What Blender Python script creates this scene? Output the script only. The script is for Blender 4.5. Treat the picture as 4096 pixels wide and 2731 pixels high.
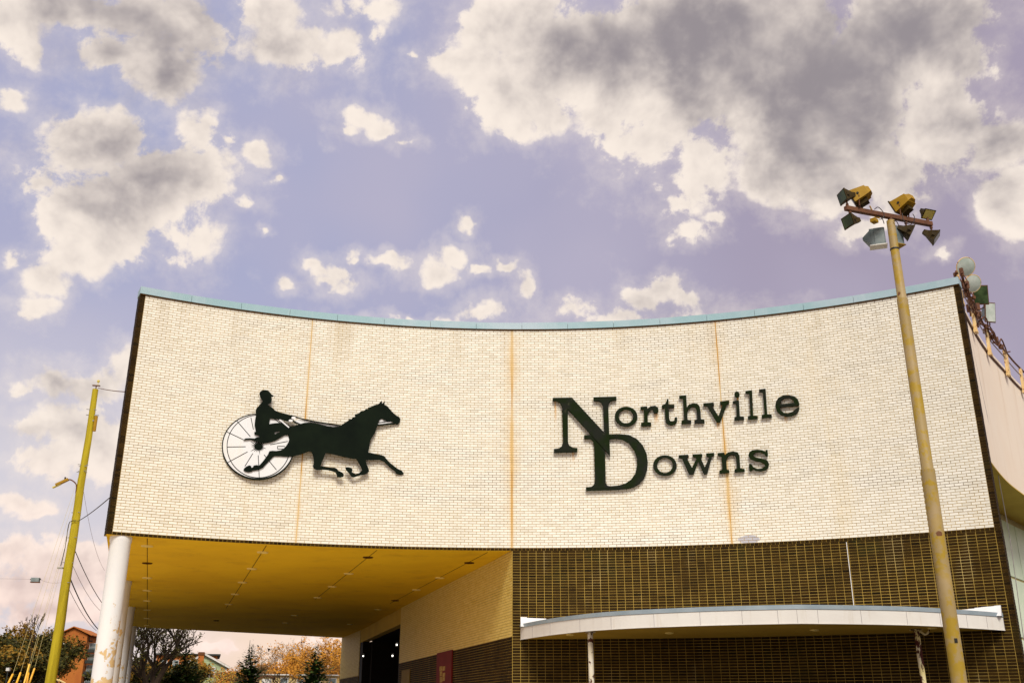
import bpy, bmesh, math, random
from mathutils import Vector, Matrix
from mathutils.geometry import tessellate_polygon
random.seed(7)
for o in list(bpy.data.objects): bpy.data.objects.remove(o)
scene = bpy.context.scene
COL = scene.collection
PI = math.pi

# ------------------------------------------------------------------ camera
F = 3962.65; TH = 0.356887; CAMZ = 1.6; S = 1.067      # focal length in photo pixels (4096 wide), pitch, eye height, metres per survey unit
cam_d = bpy.data.cameras.new('camera'); cam = bpy.data.objects.new('camera', cam_d); COL.objects.link(cam)
cam.location = (0, 0, CAMZ); cam.rotation_euler = (PI/2 + TH, 0, 0)
cam_d.sensor_width = 36; cam_d.lens = F / 4096 * 36; cam_d.clip_start = .1; cam_d.clip_end = 3000
scene.camera = cam
scene.view_settings.view_transform = 'Standard'; scene.view_settings.look = 'None'
scene.view_settings.gamma = 1; scene.view_settings.exposure = 0.75
SUN_EL, SUN_AZ = math.radians(46), math.radians(173)     # azimuth clockwise from +Y: behind the camera

def ray(px, py):                                        # photo pixel -> world direction (y component about 1)
    a = (px - 2048) / F; b = -(py - 1365.5) / F
    return Vector((a, math.cos(TH) - b*math.sin(TH), math.sin(TH) + b*math.cos(TH)))
def at_h(px, py, h):                                    # where the ray reaches height h above the eye
    d = ray(px, py); t = h / d.z; return Vector((d.x*t, d.y*t, CAMZ + h))
def at_y(px, py, y):                                    # where the ray reaches distance y
    d = ray(px, py); t = y / d.y; return Vector((d.x*t, y, CAMZ + d.z*t))
def D2(x, y): return (x*1.741497, y*1.741497)           # full-picture view coordinates -> photo pixels

# ------------------------------------------------------------------ world
def build_world():
    w = bpy.data.worlds.new('World'); scene.world = w; w.use_nodes = True
    nt = w.node_tree; nt.nodes.clear()
    N = lambda t, **k: (lambda n: ([setattr(n, a, b) for a, b in k.items()], n)[1])(nt.nodes.new(t))
    L = lambda a, b: nt.links.new(a, b)
    def math_(op, a, b=None, c=None):
        n = N('ShaderNodeMath', operation=op)
        for i, x in enumerate((a, b, c)):
            if x is None: continue
            if isinstance(x, (int, float)): n.inputs[i].default_value = x
            else: L(x, n.inputs[i])
        return n.outputs[0]
    def vmath(op, a, b=None, scale=None):
        n = N('ShaderNodeVectorMath', operation=op)
        for i, x in enumerate((a, b)):
            if x is None: continue
            if isinstance(x, (tuple, Vector)): n.inputs[i].default_value = tuple(x)
            else: L(x, n.inputs[i])
        if scale is not None: n.inputs['Scale'].default_value = scale
        return n
    def smooth(x, lo, hi, a=0., b=1.):
        n = N('ShaderNodeMapRange', interpolation_type='SMOOTHSTEP')
        L(x, n.inputs[0])
        for i, v in enumerate((lo, hi, a, b)): n.inputs[i+1].default_value = v
        return n.outputs[0]
    def mix(f, a, b):
        n = N('ShaderNodeMix', data_type='RGBA')
        if isinstance(f, (int, float)): n.inputs[0].default_value = f
        else: L(f, n.inputs[0])
        for i, x in ((6, a), (7, b)):
            if isinstance(x, tuple): n.inputs[i].default_value = (*x, 1)
            else: L(x, n.inputs[i])
        return n.outputs[2]
    def noise(vec, scale, detail=8, rough=.55, out='Fac'):
        n = N('ShaderNodeTexNoise'); L(vec, n.inputs['Vector'])
        n.inputs['Scale'].default_value = scale; n.inputs['Detail'].default_value = detail; n.inputs['Roughness'].default_value = rough
        return n.outputs[out]
    tc = N('ShaderNodeTexCoord'); d = tc.outputs['Generated']
    sky = N('ShaderNodeTexSky', sky_type='NISHITA', sun_disc=False); sky.sun_elevation = SUN_EL; sky.sun_rotation = SUN_AZ
    sky.air_density = 1.2; sky.dust_density = 2.0; sky.ozone_density = 3.0
    sep = N('ShaderNodeSeparateXYZ'); L(d, sep.inputs[0])
    el = sep.outputs['Z']; ex = sep.outputs['X']
    # warped direction for the cloud noise
    wn = noise(d, 5, 3, .5, 'Color')
    wv = vmath('SCALE', vmath('SUBTRACT', wn, (.5, .5, .5)).outputs[0], scale=.045).outputs[0]
    dw = vmath('ADD', d, wv).outputs[0]
    nz = noise(dw, 16, 7, .62)
    nz2 = noise(vmath('ADD', dw, (-.010, .0, -.009)).outputs[0], 16, 4, .55)
    lo = noise(d, 2.2, 3, .5)
    az = math_('ARCTAN2', ex, sep.outputs['Y']); elv = math_('ARCSINE', el)
    cmb = N('ShaderNodeCombineXYZ'); L(az, cmb.inputs[0]); L(elv, cmb.inputs[1]); ae = cmb.outputs[0]
    w2 = noise(d, 30, 3, .6, 'Color'); ae = vmath('ADD', ae, vmath('SCALE', vmath('SUBTRACT', w2, (.5, .5, .5)).outputs[0], scale=.036).outputs[0]).outputs[0]   # azimuth and elevation of the direction
    def field(blobs, prev=None):           # angular distance inside the nearest of a set of soft ellipses on the sky
        src = ae
        for i, (x, y, rx, ry) in enumerate(blobs):
            if i % 8 == 0 and prev is not None:   # keep the node chain sequential, so that its memory stays small
                ma = N('ShaderNodeVectorMath', operation='MULTIPLY_ADD'); L(prev, ma.inputs[0]); ma.inputs[1].default_value = (1e-8, 1e-8, 1e-8); L(ae, ma.inputs[2]); src = ma.outputs[0]
            P = D2(x, y); ang = lambda d_: (math.atan2(d_.x, d_.y), math.asin(d_.z))
            c = ang(ray(*P).normalized()); e = ang(ray(P[0] + rx*1.7415, P[1]).normalized()); g_ = ang(ray(P[0], P[1] - ry*1.7415).normalized())
            ra, rb = abs(e[0] - c[0]), abs(g_[1] - c[1]); r = min(ra*math.cos(c[1]), rb)
            mm = N('ShaderNodeVectorMath', operation='MULTIPLY_ADD'); L(src, mm.inputs[0]); mm.inputs[1].default_value = (1/ra, 1/rb, 0); mm.inputs[2].default_value = (-c[0]/ra, -c[1]/rb, 0)
            ln = vmath('LENGTH', mm.outputs[0]).outputs['Value']
            r = r*.9 + .016; f = math_('MULTIPLY_ADD', ln, -r, r)
            prev = f if prev is None else math_('SMOOTH_MAX', prev, f, .015)
        return prev
    CUM = [ # cumulus masses: centre x, y, half width, half height in view coordinates
        (10, 60, 95, 85), (60, 120, 45, 30), (25, 228, 38, 28), (150, 20, 110, 50),
        (330, 45, 230, 100), (250, 130, 130, 60), (400, 165, 55, 60),
        (600, 30, 80, 50), (660, 110, 85, 55), (760, 115, 90, 48), (700, 140, 110, 28), (840, 15, 70, 32), (870, 80, 22, 34),
        (180, 310, 75, 62), (200, 360, 110, 60), (320, 400, 180, 95), (460, 300, 50, 45), (520, 315, 26, 18), (450, 400, 90, 95), (95, 420, 70, 45), (130, 500, 90, 75), (260, 540, 190, 70), (400, 530, 110, 75), (170, 600, 100, 45), (370, 590, 80, 30), (110, 640, 50, 32), (80, 700, 45, 26), (30, 590, 30, 20),
        (260, 340, 130, 80), (290, 480, 200, 105), (580, 348, 38, 20), (570, 466, 34, 17), (606, 526, 12, 10), (640, 408, 10, 7),
        (820, 272, 48, 26), (880, 298, 40, 20), (925, 330, 30, 14), (800, 300, 25, 16), (950, 118, 16, 9),
        (1130, 60, 90, 85), (1060, 140, 85, 42), (1150, 200, 110, 100), (1300, 120, 200, 150), (1190, 290, 50, 38), (1270, 250, 70, 50), (1400, 280, 70, 70), (1480, 330, 120, 80), (1550, 420, 95, 55), (1600, 380, 90, 90), (1560, 470, 60, 30),
        (1600, 130, 420, 190), (1900, 230, 270, 190), (1790, 400, 90, 75), (1850, 340, 150, 110), (1930, 430, 90, 60), (1580, 530, 55, 26), (1640, 495, 26, 20), (1545, 555, 24, 16),
        (2080, 80, 260, 130), (2150, 290, 150, 130), (2060, 400, 110, 90), (2290, 330, 90, 55), (2320, 460, 75, 85), (1990, 520, 60, 34), (2250, 150, 60, 70), (2160, 585, 22, 14),
        (715, 612, 22, 16), (735, 632, 26, 16), (785, 632, 42, 26), (818, 588, 14, 20), (760, 655, 30, 10), (885, 598, 40, 11), (1010, 630, 34, 28), (1040, 592, 28, 26), (1090, 622, 18, 8), (1212, 655, 22, 30), (1072, 505, 18, 16), (1160, 612, 26, 9),
        (1115, 722, 48, 22), (960, 738, 80, 10), (1470, 690, 80, 44), (1520, 660, 60, 36), (1575, 680, 35, 40), (1335, 708, 52, 34), (1450, 738, 160, 26), (655, 652, 14, 12),
        (40, 885, 40, 18), (130, 880, 60, 30), (220, 890, 75, 40), (280, 840, 40, 45), (60, 980, 90, 45), (180, 980, 110, 70), (240, 1040, 70, 90), (110, 1050, 110, 40), (50, 1155, 50, 26), (85, 1180, 40, 16),
        (120, 1280, 140, 45), (60, 1350, 120, 60), (200, 1300, 80, 70), (20, 1270, 60, 24), (130, 1400, 170, 40),
        (520, 1485, 90, 10), (690, 1478, 60, 9)]
    DARK = [ # thick, shaded parts of them
        (330, 45, 260, 100), (250, 130, 130, 60), (380, 170, 80, 80), (290, 350, 130, 55), (350, 400, 100, 50), (240, 430, 110, 36),
        (1420, 90, 160, 110), (1600, 60, 300, 130), (1900, 120, 330, 170), (1830, 300, 110, 120), (2120, 60, 260, 130), (1960, 280, 120, 120), (2290, 320, 110, 70), (2180, 400, 120, 60), (1640, 260, 80, 60),
        (1500, 705, 70, 26), (150, 885, 70, 24), (60, 990, 60, 16), (120, 1320, 90, 20), (60, 1400, 110, 18), (200, 1420, 70, 16)]
    f1 = field(CUM); f2 = field(DARK, math_('MULTIPLY_ADD', f1, 1e-7, -1.0))
    # beyond the picture the same weather goes on: broken cumulus from one low noise
    vd = ray(2048, 1365.5).normalized()
    off = smooth(vmath('DOT_PRODUCT', d, vd).outputs['Value'], .84, .74)
    fo = math_('SUBTRACT', math_('MULTIPLY_ADD', lo, 1.0, -.53), math_('MULTIPLY', math_('SUBTRACT', 1., off), .6))
    f1 = math_('MAXIMUM', f1, fo)
    nn = math_('SUBTRACT', nz, .5)
    f1 = math_('MULTIPLY_ADD', f1, 1.35, .008)
    bil = math_('ABSOLUTE', nn)            # billowing: rounded heads, sharp creases
    dens = math_('MULTIPLY_ADD', nn, .185, math_('MULTIPLY_ADD', bil, -.07, f1))
    alpha = smooth(dens, -.004, .026)
    wisp = smooth(math_('MULTIPLY_ADD', nn, .25, f1), -.045, .03, 0, .32)
    alpha = math_('MAXIMUM', alpha, wisp)
    relief = math_('MULTIPLY', math_('SUBTRACT', nz, nz2), 1.5)
    thick = smooth(math_('MULTIPLY_ADD', math_('SUBTRACT', nz2, .5), .07, f2), -.07, .085)
    body = smooth(dens, .006, .11, -.06, .40)
    sh = math_('ADD', math_('MULTIPLY', thick, .74), math_('SUBTRACT', body, relief))
    sh = math_('MULTIPLY_ADD', nn, -.22, sh)
    sh = smooth(sh, -.25, 1.12)
    warm = smooth(el, .26, .03)
    lit = mix(warm, (.575, .510, .455), (.66, .52, .46))
    grey = mix(warm, (.186, .166, .178), (.330, .235, .225))
    cloud = mix(sh, lit, grey)
    # clear air: the physical sky seen through a thin lavender veil
    skys = vmath('SCALE', sky.outputs[0], scale=.055).outputs[0]
    side = smooth(ex, -.25, .35)
    vn = smooth(noise(d, 3.1, 3, .5), .35, .7)
    veil = mix(side, (.235, .250, .375), (.242, .206, .268))
    veil = mix(math_('MULTIPLY', vn, .75), veil, (.32, .29, .36))
    veil = mix(smooth(el, .26, .06), veil, (.50, .42, .385))
    veil = mix(smooth(el, .17, .05), veil, (.60, .455, .36))
    veil = mix(math_('MULTIPLY', smooth(ex, -.22, -.42), smooth(el, .42, .18)), veil, (.42, .395, .43))
    clear = mix(.92, skys, veil)
    colr = mix(alpha, clear, cloud)
    below = smooth(el, .0, -.04)
    colr = mix(below, colr, (.10, .09, .08))
    bg = N('ShaderNodeBackground'); L(colr, bg.inputs[0]); bg.inputs[1].default_value = 1.0
    out = N('ShaderNodeOutputWorld'); L(bg.outputs[0], out.inputs[0])
    w.cycles.sampling_method = 'NONE'
build_world()
sun_d = bpy.data.lights.new('sun', 'SUN'); sun_d.energy = 2.1; sun_d.angle = math.radians(22); sun_d.color = (1, .94, .81)
sun = bpy.data.objects.new('sun', sun_d); COL.objects.link(sun)
sv = Vector((math.sin(SUN_AZ)*math.cos(SUN_EL), math.cos(SUN_AZ)*math.cos(SUN_EL), math.sin(SUN_EL)))
sun.rotation_euler = sv.to_track_quat('Z', 'Y').to_euler(); sun.location = (0, -10, 30)

# ------------------------------------------------------------------ materials
class NT:
    def __init__(s, name):
        s.m = bpy.data.materials.new(name); s.m.use_nodes = True; s.t = s.m.node_tree
        s.b = s.t.nodes['Principled BSDF']
    def n(s, t, **k):
        x = s.t.nodes.new(t)
        for a, b in k.items(): setattr(x, a, b)
        return x
    def l(s, a, b): s.t.links.new(a, b)
    def val(s, sock, v):
        if isinstance(v, (int, float)): sock.default_value = v
        elif isinstance(v, tuple): sock.default_value = (*v, 1) if len(v) == 3 and sock.type == 'RGBA' else v
        else: s.l(v, sock)
    def math(s, op, a, b=None, c=None):
        x = s.n('ShaderNodeMath', operation=op)
        for i, v in enumerate((a, b, c)):
            if v is not None: s.val(x.inputs[i], v)
        return x.outputs[0]
    def mix(s, f, a, b):
        x = s.n('ShaderNodeMix', data_type='RGBA'); s.val(x.inputs[0], f); s.val(x.inputs[6], a); s.val(x.inputs[7], b); return x.outputs[2]
    def noise(s, scale, detail=6, rough=.6, vec=None, stretch=None):
        x = s.n('ShaderNodeTexNoise'); x.inputs['Scale'].default_value = scale; x.inputs['Detail'].default_value = detail; x.inputs['Roughness'].default_value = rough
        if vec is None:
            vec = s.n('ShaderNodeNewGeometry').outputs['Position']
        if stretch:
            mp = s.n('ShaderNodeMapping'); mp.inputs['Scale'].default_value = stretch; s.l(vec, mp.inputs[0]); vec = mp.outputs[0]
        s.l(vec, x.inputs['Vector']); return x.outputs['Fac']
    def ramp(s, x, lo, hi, a=0., b=1.):
        r = s.n('ShaderNodeMapRange', interpolation_type='SMOOTHSTEP'); s.val(r.inputs[0], x)
        for i, v in enumerate((lo, hi, a, b)): r.inputs[i+1].default_value = v
        return r.outputs[0]
    def out(s, col, rough=.6, spec=.4, metal=0, bump=None, bs=.2, bd=.01):
        s.val(s.b.inputs['Base Color'], col); s.val(s.b.inputs['Roughness'], rough); s.val(s.b.inputs['Specular IOR Level'], spec); s.val(s.b.inputs['Metallic'], metal)
        if bump is not None:
            k = s.n('ShaderNodeBump'); k.inputs['Strength'].default_value = bs; k.inputs['Distance'].default_value = bd; s.l(bump, k.inputs['Height']); s.l(k.outputs[0], s.b.inputs['Normal'])
        return s.m
def plain(name, a, b=None, scale=3, rough=.6, spec=.4, metal=0, bs=.2, bd=.01, lo=.3, hi=.7, stretch=None):
    k = NT(name); nz = k.noise(scale, stretch=stretch)
    return k.out(k.mix(k.ramp(nz, lo, hi), a, b or tuple(x*.8 for x in a)), rough, spec, metal, k.noise(scale*6), bs, bd)
def worn(name, paint, paint2, rust, amt=.56, scale=5, rough=.5, stretch=None):          # flaking paint over rust
    k = NT(name); base = k.mix(k.ramp(k.noise(2.2), .35, .65), paint, paint2)
    r = k.ramp(k.noise(scale, 8, .65, stretch=stretch), amt, amt + .03)
    return k.out(k.mix(r, base, rust), k.math('MULTIPLY_ADD', r, .3, rough), .35, 0, r, .6, -.004)
CX, CY, RC = .327, 5.661, 20.155          # the concave sign wall: centre and radius of its plan
def tone(k):                               # brick tone: vertex attribute on joined bricks, object property on single ones
    a = k.n('ShaderNodeAttribute', attribute_name='tone'); b = k.n('ShaderNodeAttribute', attribute_name='tone'); b.attribute_type = 'OBJECT'
    return k.math('ADD', a.outputs['Fac'], b.outputs['Fac'])
PH = lambda px, py: math.atan2(on_arc(px, py).x - CX, on_arc(px, py).y - CY)
def on_arc(px, py, r=None):
    r = r or RC; d = ray(px, py); A = d.x**2 + d.y**2; B = -2*(d.x*CX + d.y*CY); C = CX*CX + CY*CY - r*r
    t = (-B + math.sqrt(B*B - 4*A*C)) / 2 / A
    return Vector((d.x*t, d.y*t, CAMZ + d.z*t))
def arc(phi, r, z): return Vector((CX + r*math.sin(phi), CY + r*math.cos(phi), z))
PHI_L, PHI_R = PH(449.7, 2126.7), PH(3976.9, 2106.5)
PHI_J = [(PH(1253.4, 1280) + PH(1180.6, 2170.7))/2, (PH(2045.5, 1321) + PH(2050.5, 2191.4))/2, (PH(2855.3, 1285.3) + PH(2933.4, 2171.9))/2]
H_BOT, H_TOP = 3.945, 9.952
Z_BOT, Z_TOP = CAMZ + H_BOT, CAMZ + H_TOP
NC = 88; CRS = (Z_TOP - Z_BOT) / NC; Z_SOF = Z_BOT - CRS

def wall_coords(k):                         # arc length and height on the sign wall
    g = k.n('ShaderNodeNewGeometry'); sp = k.n('ShaderNodeSeparateXYZ'); k.l(g.outputs['Position'], sp.inputs[0])
    ph = k.math('ARCTAN2', k.math('SUBTRACT', sp.outputs[0], CX), k.math('SUBTRACT', sp.outputs[1], CY))
    return k.math('MULTIPLY', ph, RC), sp.outputs[2]
def white_brick_mat():
    k = NT('white_glazed_brick'); s, z = wall_coords(k); t = tone(k)
    col = k.mix(t, (.70, .665, .57), (.845, .82, .74))
    col = k.mix(k.ramp(k.noise(.45, 5, .6), .45, .75, 0, .25), col, (.78, .71, .56))
    sz = k.math('SUBTRACT', Z_TOP, z)      # grime washed down from under the coping, faint water streaks
    col = k.mix(k.math('MULTIPLY', k.ramp(sz, 1.6, .0), k.ramp(k.noise(2.0, 6, .65, stretch=(1, 1, .06)), .48, .72, 0, .5)), col, (.50, .43, .31))
    col = k.mix(k.ramp(k.noise(1.1, 6, .6, stretch=(1, 1, .08)), .56, .74, 0, .30), col, (.74, .60, .34))
    drip = k.noise(3.2, 6, .7, stretch=(1, 1, .12))
    for j, p in enumerate(PHI_J):           # rust that has bled out of the expansion joints
        dd = k.math('ABSOLUTE', k.math('SUBTRACT', s, p*RC))
        m = k.math('ADD', k.math('MULTIPLY', k.ramp(dd, .09, .01), k.ramp(drip, .36, .64, .05, .60)), k.math('MULTIPLY', k.ramp(dd, .42, .0), k.ramp(k.noise(1.3, 5, .6, stretch=(1, 1, .35)), .45, .70, 0, .30)))
        col = k.mix(m, col, (.70, .42, .08))
    for (px, py, w, hgt) in RUST:           # rust streaks below the fixings of the letters
        q = on_arc(px, py); sq = math.atan2(q.x - CX, q.y - CY)*RC
        dx = k.math('ABSOLUTE', k.math('SUBTRACT', s, sq)); dz = k.math('SUBTRACT', q.z, z)
        m = k.math('MULTIPLY', k.ramp(dx, w, w*.25), k.math('MULTIPLY', k.ramp(dz, -.02, .02), k.ramp(dz, hgt, hgt*.2)))
        col = k.mix(k.math('MULTIPLY', m, k.ramp(drip, .3, .55)), col, (.62, .30, .03))
    q = on_arc(2995, 2155); sq = math.atan2(q.x - CX, q.y - CY)*RC   # grey painted-over patch low on the wall
    dx = k.math('DIVIDE', k.math('SUBTRACT', s, sq), .27); dz = k.math('DIVIDE', k.math('SUBTRACT', z, q.z), .11)
    rr = k.math('ADD', k.math('MULTIPLY', dx, dx), k.math('MULTIPLY', dz, dz))
    col = k.mix(k.ramp(k.math('MULTIPLY_ADD', k.noise(6), 1.2, rr), 1.7, 1.35, 0, .85), col, (.40, .40, .47))
    return k.out(col, .42, .35, 0, k.noise(30), .06, .004)
Z2P = lambda x, y: (2160 + x*.46769, 1500 + y*.46769)      # lettering close-up -> photo pixels
Z1P = lambda x, y: (840 + x*.357143, 1500 + y*.357143)     # emblem close-up -> photo pixels
RUST = [(*Z2P(285, 660), .05, .35), (*Z2P(990, 325), .07, .35), (*Z2P(1522, 400), .06, .25), (*Z2P(2100, 350), .07, .22), (*Z2P(130, 220), .04, .8), (*Z2P(1690, 190), .04, .18), (*Z1P(365, 760), .03, .4)]
M = {}
M['white_brick'] = white_brick_mat()
k = NT('tan_mortar'); c_ = k.mix(k.ramp(k.noise(3, 6), .3, .7), (.38, .255, .09), (.46, .325, .12)); c_ = k.mix(k.ramp(k.noise(.9, 6, .65, stretch=(.5, .5, 2.5)), .50, .66), c_, (.17, .095, .025)); c_ = k.mix(k.ramp(k.noise(.6, 5, .6), .56, .72, 0, .7), c_, (.58, .42, .20)); M['white_mortar'] = k.out(c_, .9, .1)
k = NT('bounce_tinted_white_brick'); M['bounce_tinted_brick'] = k.out(k.mix(tone(k), (.68, .49, .11), (.78, .60, .18)), .5, .25)  # white brick with the soffit's reflected ochre light put into its colour
k = NT('dark_glazed_brick'); c_ = k.mix(tone(k), (.010, .0055, .0016), (.040, .021, .004)); c_ = k.mix(k.ramp(k.noise(1.1, 4), .55, .75, 0, .5), c_, (.018, .022, .006)); M['dark_brick'] = k.out(c_, .62, .06, 0, k.noise(20), .08, .004)
k = NT('ochre_mortar'); c_ = k.mix(k.ramp(k.noise(2.5, 6), .3, .7), (.44, .30, .070), (.34, .225, .045)); c_ = k.mix(k.ramp(k.noise(.8, 6, .65), .48, .68, 0, .75), c_, (.15, .090, .02)); c_ = k.mix(k.ramp(k.noise(1.7, 4, .5, stretch=(1, 1, .3)), .60, .72, 0, .6), c_, (.62, .48, .20)); M['dark_mortar'] = k.out(c_, .9, .1)
M['rust_joint'] = plain('rusty_joint', (.58, .28, .035), (.74, .54, .27), 1.6, .8, .1, stretch=(1, 1, .5), lo=.42, hi=.55)
k = NT('teal_coping_metal'); c_ = k.mix(k.ramp(k.noise(.55, 4), .38, .66), (.27, .42, .47), (.38, .48, .55)); c_ = k.mix(k.ramp(k.noise(9, 5, .7, stretch=(1, 1, .15)), .5, .8, 0, .35), c_, (.45, .55, .60)); M['coping'] = k.out(c_, .55, .4, .1, k.noise(3), .15, .02)
k = NT('ochre_soffit_plaster'); c_ = k.mix(k.ramp(k.noise(.35, 6, .6), .35, .7), (.88, .57, .014), (.80, .50, .012)); c_ = k.mix(k.ramp(k.noise(1.3, 7, .7, stretch=(.3, 1, 1)), .66, .72, 0, .5), c_, (.34, .16, .02)); c_ = k.mix(k.ramp(k.noise(.8, 7, .7), .52, .70, 0, .45), c_, (.58, .33, .012)); M['soffit'] = k.out(c_, .8, .2, 0, k.noise(14), .15, .006)
M['seam'] = plain('dark_seam', (.10, .045, .008), None, 5, .9, .1)
M['downlight'] = plain('cream_light_trim', (.90, .74, .28), (.84, .66, .20), 9, .5)
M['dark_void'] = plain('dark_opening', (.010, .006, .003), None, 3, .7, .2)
k = NT('peeling_white_paint'); nz = k.noise(2.6, 8, .62); c_ = k.mix(k.ramp(k.noise(.8, 5), .4, .7), (.72, .73, .76), (.77, .77, .77)); g = k.n('ShaderNodeSeparateXYZ'); k.l(k.n('ShaderNodeNewGeometry').outputs['Position'], g.inputs[0])
pl = k.ramp(k.math('MULTIPLY_ADD', g.outputs[2], -.075, nz), .325, .35); c_ = k.mix(pl, c_, (.62, .44, .22)); M['column'] = k.out(c_, .62, .3, 0, pl, .5, -.006)
k = NT('white_fascia_metal'); c_ = k.mix(k.ramp(k.noise(1.2), .3, .7), (.70, .67, .63), (.76, .74, .70)); c_ = k.mix(k.ramp(k.noise(5, 6, .7, stretch=(1, 1, .12)), .54, .74, 0, .45), c_, (.52, .44, .32)); M['canopy_white'] = k.out(c_, .5, .3, 0, k.noise(2), .1, .02)
M['canopy_flash'] = plain('blue_grey_flashing', (.27, .34, .39), (.35, .42, .47), 2, .5, .4, .3)
M['membrane'] = plain('white_roof_membrane', (.78, .77, .77), (.66, .66, .68), 2.5, .6)
M['post'] = worn('flaking_white_post_paint', (.74, .70, .62), (.70, .62, .45), (.085, .022, .008), .55, 7)
M['rusty_post'] = worn('badly_rusted_post_paint', (.76, .64, .30), (.80, .72, .50), (.065, .010, .006), .47, 5.5, stretch=(1, 1, .45))
M['sign_black'] = plain('black_green_sign_metal', (.005, .008, .006), (.008, .013, .008), 1.6, .8, .04, bs=.05)
k = NT('weathered_letter_metal'); c_ = k.mix(k.ramp(k.noise(2.2, 6), .4, .65), (.010, .018, .005), (.016, .018, .014)); c_ = k.mix(k.ramp(k.noise(5, 5), .64, .72, 0, .6), c_, (.05, .055, .03)); M['letter'] = k.out(c_, .8, .05, 0, k.noise(12), .1, .006)
k = NT('white_sign_face'); c_ = k.mix(k.ramp(k.noise(1.7, 5, .6, stretch=(1, 1, .3)), .5, .75, 0, .5), (.74, .75, .78), (.80, .70, .56)); M['sign_white'] = k.out(c_, .5, .4)
k = NT('yellowed_pole_paint'); c_ = k.mix(k.ramp(k.noise(5.5, 7, .65), .46, .56), (.34, .245, .10), (.36, .235, .018)); c_ = k.mix(k.ramp(k.noise(1.4, 4), .5, .7, 0, .6), c_, (.42, .31, .17)); c_ = k.mix(k.ramp(k.noise(3.1, 3, .4), .74, .76), c_, (.15, .06, .02)); M['light_pole'] = k.out(c_, .55, .35, 0, k.noise(14), .15, .004)
M['arm_rust'] = plain('rusty_brown_steel', (.15, .058, .022), (.09, .030, .012), 6, .7)
M['lamp_ochre'] = plain('ochre_lamp_housing', (.30, .165, .008), (.36, .21, .015), 5, .6, .2)
M['lamp_dark'] = plain('dark_olive_lamp_housing', (.030, .018, .004), (.055, .036, .008), 8, .6, .15)
M['lamp_black'] = plain('black_lamp_metal', (.01, .01, .008), None, 8, .5)
k = NT('lamp_lens_glass'); M['lens'] = k.out(k.mix(k.ramp(k.noise(4), .35, .7), (.44, .52, .47), (.60, .66, .62)), .12, .6)
k = NT('dark_lamp_lens'); M['lens_dark'] = k.out(k.mix(k.ramp(k.noise(4), .35, .7), (.018, .035, .010), (.05, .085, .03)), .25, .25)
M['lens_yellow'] = plain('yellow_lamp_lens', (.60, .50, .10), (.72, .62, .20), 5, .2)
M['grey_panel'] = plain('grey_weathered_panel', (.12, .16, .17), (.24, .28, .29), 4, .6, .2)
k = NT('beige_cladding'); c_ = k.mix(k.ramp(k.noise(.6), .3, .7), (.86, .73, .60), (.88, .77, .65)); c_ = k.mix(k.ramp(k.noise(1.6, 6, .65, stretch=(1, 1, .08)), .55, .75, 0, .35), c_, (.55, .36, .20)); M['beige'] = k.out(c_, .6, .3, 0, k.noise(4), .08, .01)
M['beige_soffit'] = plain('olive_soffit', (.64, .42, .05), (.56, .35, .035), 1.0, .8)
k = NT('mint_panel'); M['mint'] = k.out(k.mix(k.ramp(k.noise(.7), .35, .7), (.55, .70, .52), (.64, .76, .62)), .3, .4)
M['mullion'] = plain('ochre_mullion', (.55, .46, .20), None, 3, .6)
M['bracket'] = worn('rusty_cream_bracket_paint', (.78, .52, .22), (.80, .60, .30), (.24, .05, .01), .58, 9)
M['cable'] = plain('black_cable', (.03, .022, .024), None, 5, .6)
M['wire_grey'] = plain('grey_wire', (.30, .26, .27), None, 5, .6)
k = NT('treated_pole_wood'); c_ = k.mix(k.ramp(k.noise(6, 8, .65, stretch=(1, 1, .07)), .35, .65), (.30, .235, .010), (.46, .37, .020)); c_ = k.mix(k.ramp(k.noise(3.3, 3, .5, stretch=(1, 1, .6)), .70, .74), c_, (.11, .055, .008)); M['wood_pole'] = k.out(c_, .8, .2, 0, k.noise(10, stretch=(1, 1, .06)), .4, .01)
M['guard'] = plain('orange_yellow_plastic', (.80, .38, .02), (.85, .50, .05), 2, .4)
M['steel'] = plain('galvanised_steel', (.36, .36, .34), None, 6, .45, .5, .4)
M['asphalt'] = plain('asphalt', (.075, .068, .060), (.055, .050, .046), .8, .9, .2, bs=.4, bd=.01)
M['bounce_surface'] = plain('pale_bounce_surface', (.58, .47, .31), (.50, .41, .28), .5, .85, .2, bs=.3)  # pale warm surface for the added light-bouncing sheet
M['red'] = plain('red_banner_cloth', (.13, .003, .003), (.17, .005, .004), 2, .7)
M['notice'] = plain('pale_notice_print', (.52, .36, .10), (.30, .16, .03), 9, .7)
M['olive_board'] = plain('olive_board', (.26, .17, .03), None, 3, .7)
k = NT('lit_bulb'); k.b.inputs['Emission Color'].default_value = (1, .93, .82, 1); k.b.inputs['Emission Strength'].default_value = 2.5; M['bulb'] = k.out((.8, .8, .8), .4)
M['orange_brick_far'] = plain('far_orange_brick', (.46, .150, .022), (.38, .11, .018), .4, .85)
M['roof_far'] = plain('far_roof_shingle', (.16, .06, .02), None, .8, .9)
M['green_siding'] = plain('green_grey_siding', (.36, .44, .24), (.42, .50, .30), .5, .7)
M['trim_white'] = plain('white_trim', (.74, .72, .68), None, 2, .5)
M['far_glass'] = plain('far_window_glass', (.10, .14, .15), (.20, .26, .28), 1, .15, .6)
M['balcony'] = plain('dark_balcony_metal', (.025, .03, .025), None, 2, .6)
M['cream_wall'] = plain('cream_far_wall', (.72, .55, .26), (.66, .48, .20), .5, .8)
M['bark'] = plain('brown_bark', (.030, .015, .005), (.020, .010, .003), 6, .9, bs=.5)
M['bark_grey'] = plain('grey_bark', (.16, .10, .045), None, 6, .9, bs=.5)
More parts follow.
